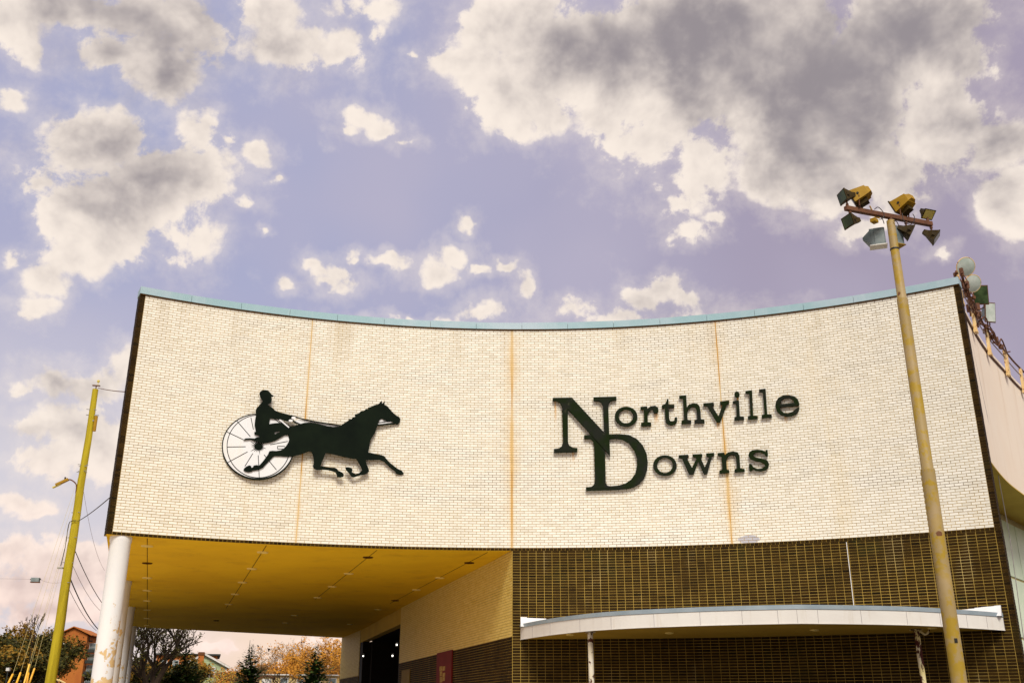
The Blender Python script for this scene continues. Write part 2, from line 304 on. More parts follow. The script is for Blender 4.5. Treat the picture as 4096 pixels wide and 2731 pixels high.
def leaf(name, a, b):
    k = NT(name); return k.out(k.mix(k.ramp(k.noise(1.1, 3), .35, .65), a, b), .7, .2)
M['leaf_dark'] = leaf('dark_green_leaves', (.022, .024, .003), (.070, .060, .006))
M['needle'] = leaf('conifer_needles', (.018, .042, .008), (.055, .085, .012))
M['leaf_orange'] = leaf('orange_twigs', (.42, .17, .015), (.58, .27, .03))
M['leaf_olive'] = leaf('olive_leaves', (.14, .075, .006), (.26, .14, .012))
M['leaf_yellow'] = leaf('yellow_green_leaves', (.34, .29, .02), (.48, .38, .04))
M['feather'] = plain('dark_feathers', (.04, .02, .012), None, 9, .8)

# ------------------------------------------------------------------ mesh helpers
ORG = {}
def tag(o, label, cat, group=None):
    o['label'] = label; o['category'] = cat
    if group: o['group'] = group
    return o
def thing(name, label, cat, loc, group=None):
    o = bpy.data.objects.new(name, None); COL.objects.link(o); o.empty_display_size = .3
    o.location = loc; ORG[o.name] = Vector(loc); return tag(o, label, cat, group)
def link(name, me, parent=None, mat=None):
    o = bpy.data.objects.new(name, me); COL.objects.link(o)
    if parent is not None: o.parent = parent
    if mat and not me.materials: me.materials.append(M[mat])
    return o
class MB:
    def __init__(s): s.v = []; s.f = []
    def add(s, vs, fs):
        b = len(s.v); s.v += [tuple(x) for x in vs]; s.f += [tuple(b + i for i in f) for f in fs]; return s
    def hexa(s, c):                          # 8 corners: bottom 4, top 4
        return s.add(c, [(3, 2, 1, 0), (4, 5, 6, 7), (0, 1, 5, 4), (1, 2, 6, 5), (2, 3, 7, 6), (3, 0, 4, 7)])
    def box(s, c, size, rot=None):
        c = Vector(c); h = [x/2 for x in size]; rot = rot or Matrix.Identity(3)
        return s.hexa([c + rot @ Vector((x*h[0], y*h[1], z*h[2])) for z in (-1, 1) for x, y in ((-1, -1), (1, -1), (1, 1), (-1, 1))])
    def tube(s, path, rad, n=8, caps=True):
        path = [Vector(p) for p in path]; rad = rad if isinstance(rad, (list, tuple)) else [rad]*len(path)
        rings = []; up = None
        for i, p in enumerate(path):
            t = (path[min(i+1, len(path)-1)] - path[max(i-1, 0)]).normalized()
            if up is None: up = t.orthogonal().normalized()
            a = (up - t*up.dot(t)); a = a.normalized() if a.length > 1e-6 else t.orthogonal().normalized()
            up = a; b = t.cross(a); rings.append([p + (a*math.cos(2*PI*j/n) + b*math.sin(2*PI*j/n))*rad[i] for j in range(n)])
        vs = [q for r in rings for q in r]; fs = []
        for i in range(len(rings)-1):
            for j in range(n): fs.append((i*n+j, i*n+(j+1) % n, (i+1)*n+(j+1) % n, (i+1)*n+j))
        if caps: fs += [tuple(range(n-1, -1, -1)), tuple((len(rings)-1)*n + j for j in range(n))]
        return s.add(vs, fs)
    def prism(s, poly, z0, z1):
        n = len(poly); vs = [(x, y, z0) for x, y in poly] + [(x, y, z1) for x, y in poly]
        return s.add(vs, [tuple(range(n-1, -1, -1)), tuple(range(n, 2*n))] + [(i, (i+1) % n, n+(i+1) % n, n+i) for i in range(n)])
    def arcslab(s, p0, p1, r0, r1, z0, z1, n):
        for i in range(n):
            a, b = p0 + (p1-p0)*i/n, p0 + (p1-p0)*(i+1)/n
            vs = [arc(a, r0, z0), arc(b, r0, z0), arc(b, r1, z0), arc(a, r1, z0), arc(a, r0, z1), arc(b, r0, z1), arc(b, r1, z1), arc(a, r1, z1)]
            fs = [(3, 2, 1, 0), (4, 5, 6, 7), (0, 1, 5, 4), (2, 3, 7, 6)]
            if i == 0: fs.append((3, 0, 4, 7))
            if i == n-1: fs.append((1, 2, 6, 5))
            s.add(vs, fs)
        return s
    def plate(s, loops, fmap, bmap):         # flat shape with holes: loops in 2-D, mapped to its front and back
        pts = [p for l in loops for p in l]
        tri = tessellate_polygon([[Vector((x, y, 0)) for x, y in l] for l in loops])
        n = len(pts); vs = [fmap(*p) for p in pts] + [bmap(*p) for p in pts]
        fs = [tuple(t) for t in tri] + [tuple(n + i for i in reversed(t)) for t in tri]; b = 0
        for l in loops:
            m = len(l); fs += [(b+i, b+(i+1) % m, n+b+(i+1) % m, n+b+i) for i in range(m)]; b += m
        return s.add(vs, fs)
    def mesh(s, name, org=Vector((0, 0, 0)), smooth=False, fix=True):
        me = bpy.data.meshes.new(name); me.from_pydata([(x-org[0], y-org[1], z-org[2]) for x, y, z in s.v], [], s.f)
        if fix:
            bm = bmesh.new(); bm.from_mesh(me); bmesh.ops.recalc_face_normals(bm, faces=bm.faces); bm.to_mesh(me); bm.free()
        if smooth:
            for p in me.polygons: p.use_smooth = True
            try: me.set_sharp_from_angle(angle=math.radians(40))
            except Exception: pass
        return me
    def build(s, name, mat, parent=None, smooth=False, fix=True):
        org = ORG.get(parent.name, Vector((0, 0, 0))) if parent is not None else Vector((0, 0, 0))
        o = link(name, s.mesh(name, org, smooth, fix), parent, mat); ORG[o.name] = org; return o
def solo(name, mb, mat, label, cat, loc, group=None, smooth=False):   # a thing that is one mesh, its origin at its base
    me = mb.mesh(name, Vector(loc), smooth); o = link(name, me, None, mat); o.location = loc; ORG[o.name] = Vector(loc); return tag(o, label, cat, group)
def spline(pts, n):                          # Catmull-Rom through points
    pts = [Vector(p) for p in pts]; P = [2*pts[0]-pts[1]] + pts + [2*pts[-1]-pts[-2]]; out = []
    for i in range(1, len(P)-2):
        for j in range(n):
            t = j/n; a, b, c, d = P[i-1:i+3]
            out.append(.5*((2*b) + (c-a)*t + (2*a-5*b+4*c-d)*t*t + (3*b-a-3*c+d)*t**3))
    return out + [pts[-1]]
RZ = lambda a: Matrix.Rotation(a, 3, 'Z')

# ------------------------------------------------------------------ ground
g = MB(); R_ = 1500
g.add([(-R_, -R_, 0), (R_, -R_, 0), (R_, R_, 0), (-R_, R_, 0)], [(0, 1, 2, 3)])
o = g.build('ground', 'asphalt'); o['kind'] = 'structure'
g = MB(); g.add([(-45, -25, .004), (0, -25, .004), (0, 20, .004), (-.4, 25, .004), (-4, 36, .004), (-45, 36, .004)], [tuple(range(6))])
o = g.build('bounce_sheet', 'bounce_surface'); o['kind'] = 'structure'  # unseen pale sheet, added to bounce sunlight up onto the soffit

# ------------------------------------------------------------------ bricks
def in_frame(p):
    d = Vector(p) - Vector((0, 0, CAMZ)); u = d.y*math.cos(TH) + d.z*math.sin(TH); v = d.z*math.cos(TH) - d.y*math.sin(TH)
    return u > 0 and abs(d.x/u)*F < 2048 and abs(v/u)*F < 1365
brick_cache = {}
def brick_mesh(w, h, dp, mat):
    key = (round(w, 3), round(h, 3), mat)
    if key not in brick_cache:
        bm = bmesh.new(); bmesh.ops.create_cube(bm, size=1); bmesh.ops.scale(bm, vec=(w, dp, h), verts=bm.verts)
        bmesh.ops.bevel(bm, geom=list(bm.edges), offset=.0022, segments=1, affect='EDGES')
        me = bpy.data.meshes.new('brick'); bm.to_mesh(me); bm.free(); me.materials.append(M[mat]); brick_cache[key] = me
    return brick_cache[key]
def lay(wall, rects, place, mat, name, nsolo, field_name, depth=.014, skip=lambda p: False):
    # rects: (a0, a1, z0, z1) in wall coordinates; place(a, z, off) -> point, off = distance in front of the wall face
    rnd = random.Random(len(rects)); info = []
    for (a0, a1, z0, z1) in rects:
        c = place((a0+a1)/2, (z0+z1)/2, 0); info.append((c - Vector((0, 0, CAMZ))).length if in_frame(c) and not skip(c) else 1e9)
    order = sorted(range(len(rects)), key=lambda i: info[i]); near = set(order[:nsolo]) if nsolo else set()
    org = ORG[wall.name]; V = []; Fc = []; T = []
    for i, (a0, a1, z0, z1) in enumerate(rects):
        j = rnd.uniform(-.0015, .0015); t = min(1, max(0, rnd.gauss(.62, .22) - (.45 if rnd.random() < .03 else 0))); 
        if i in near:
            A, B = place(a0, (z0+z1)/2, 0), place(a1, (z0+z1)/2, 0)
            o = bpy.data.objects.new(name, brick_mesh((B-A).length, z1-z0, .03, mat)); COL.objects.link(o); o.parent = wall
            dv = B - A; ang = math.atan2(dv.y, dv.x); nrm = (place(a0, z0, 1) - place(a0, z0, 0))
            o.location = (A+B)/2 + nrm*(j - .015) - org; o.rotation_euler = (rnd.uniform(-.004, .004), 0, ang); o['tone'] = t
            continue
        b = len(V); 
        for z in (z0, z1):
            for a in (a0, a1): V.append(tuple(place(a, z, j) - org))
        for z in (z0, z1):
            for a in (a0, a1): V.append(tuple(place(a, z, -depth) - org))
        Fc += [(b, b+1, b+3, b+2), (b, b+2, b+6, b+4), (b+1, b+5, b+7, b+3), (b+2, b+3, b+7, b+6), (b, b+4, b+5, b+1)]; T += [t]*5
    if V:
        me = bpy.data.meshes.new(field_name); me.from_pydata(V, [], Fc); at = me.attributes.new('tone', 'FLOAT', 'FACE'); at.data.foreach_set('value', T)
        me.materials.append(M[mat]); o = link(field_name, me, wall); o['kind'] = 'stuff'
def courses(a0, a1, z0, z1, nb, crs, bond, mw):      # brick rectangles of one panel; mw = joint width in wall units along a, and metres in z
    out = []; w = (a1 - a0)/nb; nc = int(round((z1 - z0)/crs)); ma, mz = mw
    for r in range(nc):
        zz0, zz1 = z0 + r*crs + mz/2, z0 + (r+1)*crs - mz/2
        x = a0 - (w/2 if bond and r % 2 else 0)
        while x < a1 - 1e-6:
            p, q = max(a0, x) + ma/2, min(a1, x + w) - ma/2
            if q - p > ma*2: out.append((p, q, zz0, zz1))
            x += w
    return out
PAR = lambda a, z, off: arc(a, RC - off, z)
bl = thing('entrance_building', 'racetrack entrance building with a tall concave white brick wall above a drive-through', 'building', (CX, CY + RC, 0))
# sign wall -----------------------------------------------------------
MJ = .0115
sign_wall = MB().arcslab(PHI_L - .0035, PHI_R + .0035, RC + .006, RC + .36, Z_SOF + .004, Z_TOP, 72).build('sign_wall', 'white_mortar', bl)
edges = [PHI_L] + PHI_J + [PHI_R]; jw = .008/RC
rects = []
for i in range(4):
    a, b = edges[i] + (jw if i else 0), edges[i+1] - (jw if i < 3 else 0)
    rects += courses(a, b, Z_BOT, Z_TOP, round((b-a)*RC/.2032), CRS, True, (MJ/RC, MJ))
lay(sign_wall, rects, PAR, 'white_brick', 'brick', 300, 'brick_field')
for p in PHI_J:
    MB().arcslab(p - jw, p + jw, RC + .002, RC + .0055, Z_BOT, Z_TOP, 1).build('expansion_joint', 'rust_joint', sign_wall)
# dark header border: one row below, one column at each end --------------
hb = (PHI_R - PHI_L)/round((PHI_R - PHI_L)*RC/.1016)
HW = (.128)/RC
border = MB()
border.arcslab(PHI_L - HW + .004/RC, PHI_L - .0036, RC + .011, RC + .36, Z_SOF + .002, Z_TOP, 2)
border.arcslab(PHI_R + .0036, PHI_R + HW - .004/RC, RC + .011, RC + .36, 0, Z_TOP, 2)
border.arcslab(PHI_L, PHI_R, RC + .0025, RC + .0055, Z_SOF, Z_BOT, 60)
border = border.build('dark_border', 'dark_mortar', bl)
br = []
for i in range(round((PHI_R - PHI_L)/hb)): br.append((PHI_L + i*hb + .004/RC, PHI_L + (i+1)*hb - .004/RC, Z_SOF + .001, Z_BOT - .004))
for r in range(-1, NC):
    z = Z_BOT + r*CRS
    br.append((PHI_L - HW, PHI_L - .006/RC, z + .004, z + CRS - .004)); br.append((PHI_R + .006/RC, PHI_R + HW, z + .004, z + CRS - .004))
lay(border, br, lambda a, z, off: arc(a, RC - .003 - off, z), 'dark_brick', 'brick', 0, 'border_brick_field', .012)
# return faces of the two ends, dark bricks too
for sgn, p in ((-1, PHI_L - HW), (1, PHI_R + HW)):
    rr = []
    for r in range(-1 if sgn < 0 else -int(Z_BOT/CRS), NC):
        z = Z_BOT + r*CRS
        for c in range(3): rr.append((c*.118 + .01, c*.118 + .112, z + .005, z + CRS - .005))
    def pl_(a, z, off, p=p, sgn=sgn): return arc(p + sgn*(off + .003)/RC, RC + .004 + a, z)
    lay(border, rr, pl_, 'dark_brick', 'brick', 0, 'end_brick_field', .012)
# coping -----------------------------------------------------------------
cop = MB().arcslab(PHI_L - HW + .002, PHI_R + HW - .002, RC + .01, RC + .34, Z_TOP + .004, Z_TOP + .17, 60).build('coping', 'seam', bl)
MB().arcslab(PHI_L - HW, PHI_R + HW, RC - .030, RC - .004, Z_TOP - .004, Z_TOP + .020, 60).build('drip_edge', 'seam', cop)
npan = 17; p0, p1 = PHI_L - HW - .001, PHI_R + HW + .001
for i in range(npan):
    a, b = p0 + (p1-p0)*i/npan, p0 + (p1-p0)*(i+1)/npan; j = random.uniform(0, .006)
    MB().arcslab(a + .0002, b - .0002, RC - .045 - j, RC + .38, Z_TOP + .022, Z_TOP + .215 + random.uniform(-.006, .006), 4).build('coping_panel', 'coping', cop)
# dark lower wall ----------------------------------------------------------
WA = PHI_J[1] - .0002
dark_wall = MB().arcslab(WA + .01/RC, PHI_R + .0034, RC + .005, RC + .35, 0, Z_SOF + .002, 40).build('dark_wall', 'dark_mortar', bl)
nd = int(Z_SOF/CRS)
rects = courses(WA + .014/RC, PHI_R - .004/RC, Z_SOF - nd*CRS, Z_SOF, round((PHI_R - WA)*RC/.2032), CRS, False, (.0115/RC, .0118))
hcan = CAMZ + 1.675
lay(dark_wall, rects, PAR, 'dark_brick', 'brick', 300, 'dark_brick_field', skip=lambda c: c.z < hcan + .5)
rr = [(PHI_R + .006/RC, PHI_R + HW, z + .004, z + CRS - .004) for z in [Z_SOF - (i+1)*CRS for i in range(nd)]]
lay(dark_wall, rr, lambda a, z, off: arc(a, RC - .003 - off, z), 'dark_brick', 'brick', 0, 'edge_brick_field', .012)
a_ = PHI_R - (PHI_R - WA)*.283                         # one pale repaired joint
MB().arcslab(a_ - .008/RC, a_ + .008/RC, RC - .0045, RC + .004, CAMZ + 2.25, Z_SOF - .03, 1).build('patched_joint', 'trim_white', dark_wall)
# drive-through: soffit, columns, inner walls ---------------------------------
HS = Z_SOF - CAMZ
A = arc(WA, RC + .012, 0); B_ = Vector((-4.43, 40.79, 0)); C_ = Vector((-7.71, 52.4, 0)); E_ = Vector((-9.6, 58.2, 0))
GL = at_h(542.5, 2503.4, HS); FL = Vector((-18.75, 50.3, 0)); LL = arc(PHI_L - HW, RC + .02, 0)
front = [arc(PHI_L - HW + (WA - PHI_L + HW)*i/24, RC + .005, 0) for i in range(25)]
poly = [(p.x, p.y) for p in front] + [(B_.x + .3, B_.y), (C_.x + .3, C_.y), (E_.x + .3, E_.y)] + [((E_.x*(1-t) + FL.x*t), E_.y*(1-t) + FL.y*t) for t in (0.02, .5, 1)] + [(FL.x - .35, FL.y - .3)]
sof = MB().prism(poly, Z_SOF + .001, Z_SOF + .0035).build('soffit', 'soffit', bl)
fb_ = [arc(PHI_L - HW + .01 + (WA - PHI_L + HW - .01)*i/24, RC + .365, 0) for i in range(25)]
MB().prism([(p.x, p.y) for p in fb_] + poly[25:], Z_SOF + .004, Z_SOF + .9).build('canopy_roof', 'beige', bl)
sd = (at_h(589.2, 2500, HS) - at_h(589.2, 2160, HS)).normalized(); sx = Vector((sd.y, -sd.x, 0))
for (q0, q1) in (((589.2, 2152), (589.2, 2497)), ((1066, 2180), (905, 2430)), ((1508, 2199), (1262, 2395)), ((1950, 2208), (1560, 2412))):
    P, Q = at_h(*q0, HS), at_h(*q1, HS); w = .008
    MB().hexa([P - sx*w + Vector((0, 0, -.004)), P + sx*w + Vector((0, 0, -.004)), Q + sx*w + Vector((0, 0, -.004)), Q - sx*w + Vector((0, 0, -.004)), P - sx*w + Vector((0, 0, .02)), P + sx*w + Vector((0, 0, .02)), Q + sx*w + Vector((0, 0, .02)), Q - sx*w + Vector((0, 0, .02))]).build('seam', 'seam', sof)
Z6 = lambda x, y: (340 + x*.4507, 2080 + y*.4507)
dls = [Z6(552, y) for y in (225, 508, 620, 712, 792, 868, 930)] + [Z6(*q) for q in ((1577, 281), (1482, 427), (1397, 548), (1333, 653), (1275, 742))] + [(1395, 2292), (1329, 2344), (1270.7, 2387.8), (1178, 2458.6), (1141, 2488.8), (1759, 2308.8), (1665.7, 2357), (1512.6, 2435.5), (1400, 2494.6)]
def ring_light(c, r, mat, name, parent, z):
    m = MB(); n = 16; prof = [(r*.55, .0), (r*.62, -.028), (r*.95, -.022), (r, -.002), (r, .02)]
    vs = []; fs = []
    for (rr_, dz) in prof: vs += [(c.x + rr_*math.cos(2*PI*i/n), c.y + rr_*math.sin(2*PI*i/n), z + dz) for i in range(n)]
    for q in range(len(prof)-1): fs += [(q*n+i, q*n+(i+1) % n, (q+1)*n+(i+1) % n, (q+1)*n+i) for i in range(n)]
    fs.append(tuple(range(n)))
    return m.add(vs, fs).build(name, mat, parent)
for q in dls: ring_light(at_h(*q, HS), .15, 'downlight', 'downlight', sof, Z_SOF)
for q in ((1472, 2227), (1877, 2248.8), (1580.6, 2399.8), Z6(552, 378), Z6(1165, 888)): ring_light(at_h(*q, HS), .14, 'seam', 'ceiling_vent', sof, Z_SOF)
for q in ((466, 2147.6), (495.5, 2323), (515.8, 2427), (526.6, 2503.6)):
    c = at_h(*q, HS); n = 36
    if q[0] < 470: c = arc(PHI_L + .012, RC + .262, 0)
    r = .232; prof = [(r + .03, 0), (r + .03, .12), (r, .14)] + [(r, .14 + (Z_SOF - .30)*t) for t in (.25, .5, .75, 1)] + [(r + .018, Z_SOF - .10), (r + .018, Z_SOF + .0005)]
    vs = []; fs = []
    for (rr_, z) in prof: vs += [(c.x + rr_*math.cos(2*PI*i/n), c.y + rr_*math.sin(2*PI*i/n), z) for i in range(n)]
    for k_ in range(len(prof)-1): fs += [(k_*n+i, k_*n+(i+1) % n, (k_+1)*n+(i+1) % n, (k_+1)*n+i) for i in range(n)]
    MB().add(vs, fs).build('column', 'column', bl, True)
def straight_wall(P, Q, name, zc, ztop, field, nb_white=True):
    d = (Q - P); Ln = d.length; d = d/Ln; nrm = Vector((d.y, -d.x, 0)); nrm = nrm if nrm.x < 0 else -nrm
    place = lambda a, z, off: P + d*a + nrm*off + Vector((0, 0, z))
    m = MB(); t = .3
    def slab(z0, z1): m.hexa([place(0, z0, -.010), place(Ln, z0, -.010), place(Ln, z0, -t), place(0, z0, -t), place(0, z1, -.010), place(Ln, z1, -.010), place(Ln, z1, -t), place(0, z1, -t)])
    slab(zc, ztop); up = m.build(name, 'white_mortar', bl)
    m = MB(); slab(0, zc - .002); dn = m.build('dark_' + name, 'dark_mortar', bl)
    n = int((ztop - zc)/CRS)
    r1 = courses(.004, Ln, ztop - n*CRS, ztop, round(Ln/.2032), CRS, True, (MJ, MJ)); lay(up, r1, place, 'bounce_tinted_brick', 'brick', 0, 'brick_field')
    n2 = int(zc/CRS)
    r2 = courses(.004, Ln, zc - n2*CRS, zc, round(Ln/.2032), CRS, False, (.0125, .0125)); lay(dn, r2, place, 'dark_brick', 'brick', 0, 'dark_brick_field')
    return place, Ln
ZC = CAMZ + 1.75
A2 = A + Vector((.012, .02, 0))
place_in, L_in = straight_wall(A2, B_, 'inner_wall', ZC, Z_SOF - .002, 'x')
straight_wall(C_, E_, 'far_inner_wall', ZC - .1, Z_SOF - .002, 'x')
d_ = (C_ - B_).normalized(); nr = Vector((d_.y, -d_.x, 0))                 # nr points into the building (+x)
if nr.x < 0: nr = -nr
def seg(P, Q, off0, off1, z0, z1, name, mat, parent=bl):
    return MB().hexa([P - nr*-off0 + Vector((0, 0, z0)), Q + nr*off0 + Vector((0, 0, z0)), Q + nr*off1 + Vector((0, 0, z0)), P + nr*off1 + Vector((0, 0, z0)), P + nr*off0 + Vector((0, 0, z1)), Q + nr*off0 + Vector((0, 0, z1)), Q + nr*off1 + Vector((0, 0, z1)), P + nr*off1 + Vector((0, 0, z1))]).build(name, mat, parent)
seg(B_ + d_*.01, C_ - d_*.01, .02, .35, Z_SOF - .62, Z_SOF - .003, 'lintel', 'beige_soffit')
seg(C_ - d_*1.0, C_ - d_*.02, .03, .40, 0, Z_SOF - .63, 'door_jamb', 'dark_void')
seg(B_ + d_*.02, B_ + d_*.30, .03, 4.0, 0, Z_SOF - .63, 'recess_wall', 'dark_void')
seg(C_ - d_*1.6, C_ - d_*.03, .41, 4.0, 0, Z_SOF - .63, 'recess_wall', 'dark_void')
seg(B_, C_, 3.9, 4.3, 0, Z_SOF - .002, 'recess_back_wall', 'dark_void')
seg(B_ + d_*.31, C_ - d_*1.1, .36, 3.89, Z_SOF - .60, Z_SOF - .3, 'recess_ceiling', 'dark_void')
# body of the building behind the brick front, out of sight
MB().prism([tuple(arc(WA + .02 + (PHI_R - .03 - WA)*i/16, RC + .38, 0))[:2] for i in range(17)] + [(11.2, 27), (9, 52), (-3.0, 52), (0.3, 41), (1.2, 33)], 0, Z_SOF + 1.2).build('building_core', 'beige', bl)

# things fixed to the inner wall ------------------------------------------------
def wall_at(px, py):          # where a ray meets the inner wall face
    P = A2; d = (B_ - A2).normalized(); r = ray(px, py)
    t = (P.x*d.y - P.y*d.x)/(r.x*d.y - r.y*d.x); return ((Vector((r.x*t, r.y*t, 0)) - P).dot(d), CAMZ + r.z*t)
def wall_board(name, px0, px1, ztop, zbot, mat, label, cat, proud):
    a0, a1 = wall_at(px0, 2650)[0], wall_at(px1, 2650)[0]; a0, a1 = min(a0, a1), max(a0, a1)
    m = MB().hexa([place_in(a0, zbot, .004), place_in(a1, zbot, .004), place_in(a1, zbot, proud), place_in(a0, zbot, proud), place_in(a0, ztop, .004), place_in(a1, ztop, .004), place_in(a1, ztop, proud), place_in(a0, ztop, proud)])
    base = place_in((a0+a1)/2, zbot, 0); t = thing(name, label, cat, base); m.build('panel', mat, t); return t, a0, a1
t, a0, a1 = wall_board('red_banner', 1752, 1812, wall_at(1800, 2600)[1], 1.0, 'red', 'tall dark red banner on the shaded dark brick wall inside the drive-through', 'banner', .05)
for (x0, x1, y0, y1) in ((1765, 1775, 2664, 2682), (1766, 1775, 2684, 2703), (1766, 1776, 2706, 2728), (1777, 1787, 2664, 2681), (1777, 1787, 2690, 2706), (1777, 1786, 2707, 2722)):
    b0, b1 = sorted((wall_at(x0, y0)[0], wall_at(x1, y0)[0])); z1, z0 = wall_at(x0, y0)[1], wall_at(x0, y1)[1]
    MB().hexa([place_in(b0, z0, .051), place_in(b1, z0, .051), place_in(b1, z0, .056), place_in(b0, z0, .056), place_in(b0, z1, .051), place_in(b1, z1, .051), place_in(b1, z1, .056), place_in(b0, z1, .056)]).build('printed_block', 'notice', t)
t, a0, a1 = wall_board('notice_board', 1611, 1643, wall_at(1630, 2677)[1], 1.0, 'olive_board', 'plain olive board on the dark wall beside the door opening', 'board', .03)
MB().hexa([place_in(a0, .96, .004), place_in(a1, .96, .004), place_in(a1, .96, .06), place_in(a0, .96, .06), place_in(a0, .997, .004), place_in(a1, .997, .004), place_in(a1, .997, .06), place_in(a0, .997, .06)]).build('ledge', 'olive_board', t)
for (px, py, dist, lab) in ((1587, 2577, 43.2, 'upper small lit bulb beside the end of the inner brick wall'), (1570, 2621, 45.5, 'lower small lit bulb beside the end of the inner brick wall'), (1453, 2622, 51.2, 'small lit bulb on the black jamb left of the door opening')):
    p = at_y(px, py, dist); t = thing('wall_lamp', lab, 'lamp', p + Vector((0, .12, -.1)), 'small lit lamps in the doorway')
    bm = bmesh.new(); bmesh.ops.create_icosphere(bm, subdivisions=2, radius=.035); me = bpy.data.meshes.new('bulb'); bm.to_mesh(me); bm.free(); me.materials.append(M['bulb'])
    o = link('bulb', me, t); o.location = (0, -.12, .1)
    MB().box(p + Vector((0, .09, .02)), (.10, .10, .22)).build('bracket', 'lamp_black', t); MB().tube([p + Vector((0, .04, .08)), p + Vector((0, 0, .055))], [.05, .07], 10).build('hood', 'lamp_black', t)

# ------------------------------------------------------------------ entrance canopy
HCB = 1.675; ZCB = CAMZ + HCB
R8 = lambda x, y: (2000 + x*.8912, 2080 + y*.8912)
fr = [arc(WA + .22/RC, RC - .02, 0)] + [at_h(*R8(*q), HCB) for q in ((250, 512), (500, 489), (900, 472.5), (1250, 464.5), (1430, 463.5), (1830, 470), (2100, 483))] + [arc(PH(4020.4, 2521.3), RC - .02, 0)]
fr = spline([Vector((p.x, p.y, 0)) for p in fr], 8)
cn = thing('entrance_canopy', 'low curved canopy with white metal fascia on two posts against the dark brick wall', 'canopy', (fr[32].x, fr[32].y, 0))
phs = [math.atan2(p.x - CX, p.y - CY) for p in (fr[0], fr[-1])]
back = [arc(phs[1] + (phs[0]-phs[1])*i/20, RC - .004, 0) for i in range(21)]
def off_line(pts, d):
    out = []
    for i, p in enumerate(pts):
        t = (pts[min(i+1, len(pts)-1)] - pts[max(i-1, 0)]).normalized(); out.append(p + Vector((t.y, -t.x, 0))*d)
    return out
fi = off_line(fr, -.03)
csof = MB().prism([(p.x, p.y) for p in fi] + [(p.x, p.y) for p in back], ZCB + .012, ZCB + .05).build('soffit', 'beige_soffit', cn)
MB().prism([(p.x, p.y) for p in fi] + [(p.x, p.y) for p in back], ZCB + .25, ZCB + .30).build('deck', 'membrane', cn)
def strip(pts, i0, i1, d0, d1, z0, z1):
    a, b = off_line(pts, d0), off_line(pts, d1); m = MB()
    for i in range(i0, i1):
        m.hexa([Vector((q.x, q.y, z)) for z in (z0, z1) for q in (b[i], b[i+1], a[i+1], a[i])])
    return m
fas = strip(fr, 0, len(fr)-1, -.028, -.004, ZCB + .015, ZCB + .27).build('fascia', 'canopy_white', cn)
step = [0, 3, 7, 12, 16, 20, 24, 28, 32, 36, 40, 44, 48, 52, 56, 60, 64]
for a, b in zip(step, step[1:]):
    a2, b2 = off_line(fr, 0)[a], off_line(fr, 0)[b]
    m = strip(fr, a, b, -.004, random.uniform(.001, .004), ZCB, ZCB + .285)
    o = m.build('fascia_panel', 'canopy_white', fas)
    pj = off_line(fr, .004)[b]; MB().box((pj.x, pj.y, ZCB + .14), (.005, .009, .27)).build('panel_joint', 'wire_grey', fas)
strip(fr, 0, len(fr)-1, .001, .012, ZCB - .004, ZCB + .010).build('bottom_trim', 'trim_white', fas)
strip(fr, 0, len(fr)-1, -.03, .016, ZCB + .287, ZCB + .375).build('flashing', 'canopy_flash', cn)
for i0, i1, e in ((0, 14, 0), (54, 64, 64)):          # membrane turned up against the wall at both ends
    m = MB(); n = 14
    for i in range(n):
        pa, pb = phs[0] + (phs[1]-phs[0])*(.20*i/n if e == 0 else 1 - .17*i/n), phs[0] + (phs[1]-phs[0])*(.20*(i+1)/n if e == 0 else 1 - .17*(i+1)/n)
        ha, hb_ = .24*(1 - i/n)**.6 + random.uniform(-.008, .008), .24*(1 - (i+1)/n)**.6 if i < n-1 else .02
        wa = .25 + .03*math.sin(i*1.3)
        m.hexa([arc(pa, RC - wa, ZCB + .30), arc(pb, RC - wa, ZCB + .30), arc(pb, RC - .006, ZCB + .30), arc(pa, RC - .006, ZCB + .30), arc(pa, RC - .06, ZCB + .30 + ha), arc(pb, RC - .06, ZCB + .30 + hb_), arc(pb, RC - .006, ZCB + .30 + ha), arc(pa, RC - .006, ZCB + .30 + hb_)])
    m.build('membrane_upstand', 'membrane', cn)
def post(px, py, mat, label):
    p = at_h(px, py, HCB); n = 14; m = MB(); zs = [0, .02, .5, 1, 1.5, 2, 2.5, 2.9, ZCB - .06, ZCB + .011]
    m.tube([(p.x, p.y, z) for z in zs], [.062]*len(zs), n)
    o = m.build('post', mat, cn, True); o['label'] = label
    MB().box((p.x, p.y, ZCB - .008), (.22, .22, .012)).build('top_plate', mat, o); MB().box((p.x, p.y, .012), (.24, .24, .02)).build('base_plate', mat, o)
    return p
post(2361, 2527, 'post', 'white post with a little flaked paint near its top')
p2 = post(3665, 2516, 'rusty_post', 'badly rusted post with flaking cream paint')
MB().tube(spline([p2 + Vector((.07, 0, -.03)), p2 + Vector((.16, 0, -.10)), p2 + Vector((.24, .03, -.08)), p2 + Vector((.30, .05, -.01))], 4), .022, 8).build('bent_pipe', 'rusty_post', cn)
for q in (R8(315, 513), R8(760, 506), R8(1412, 493), R8(1940, 484)): ring_light(at_h(*q, HCB), .10, 'downlight', 'downlight', csof, ZCB + .012)

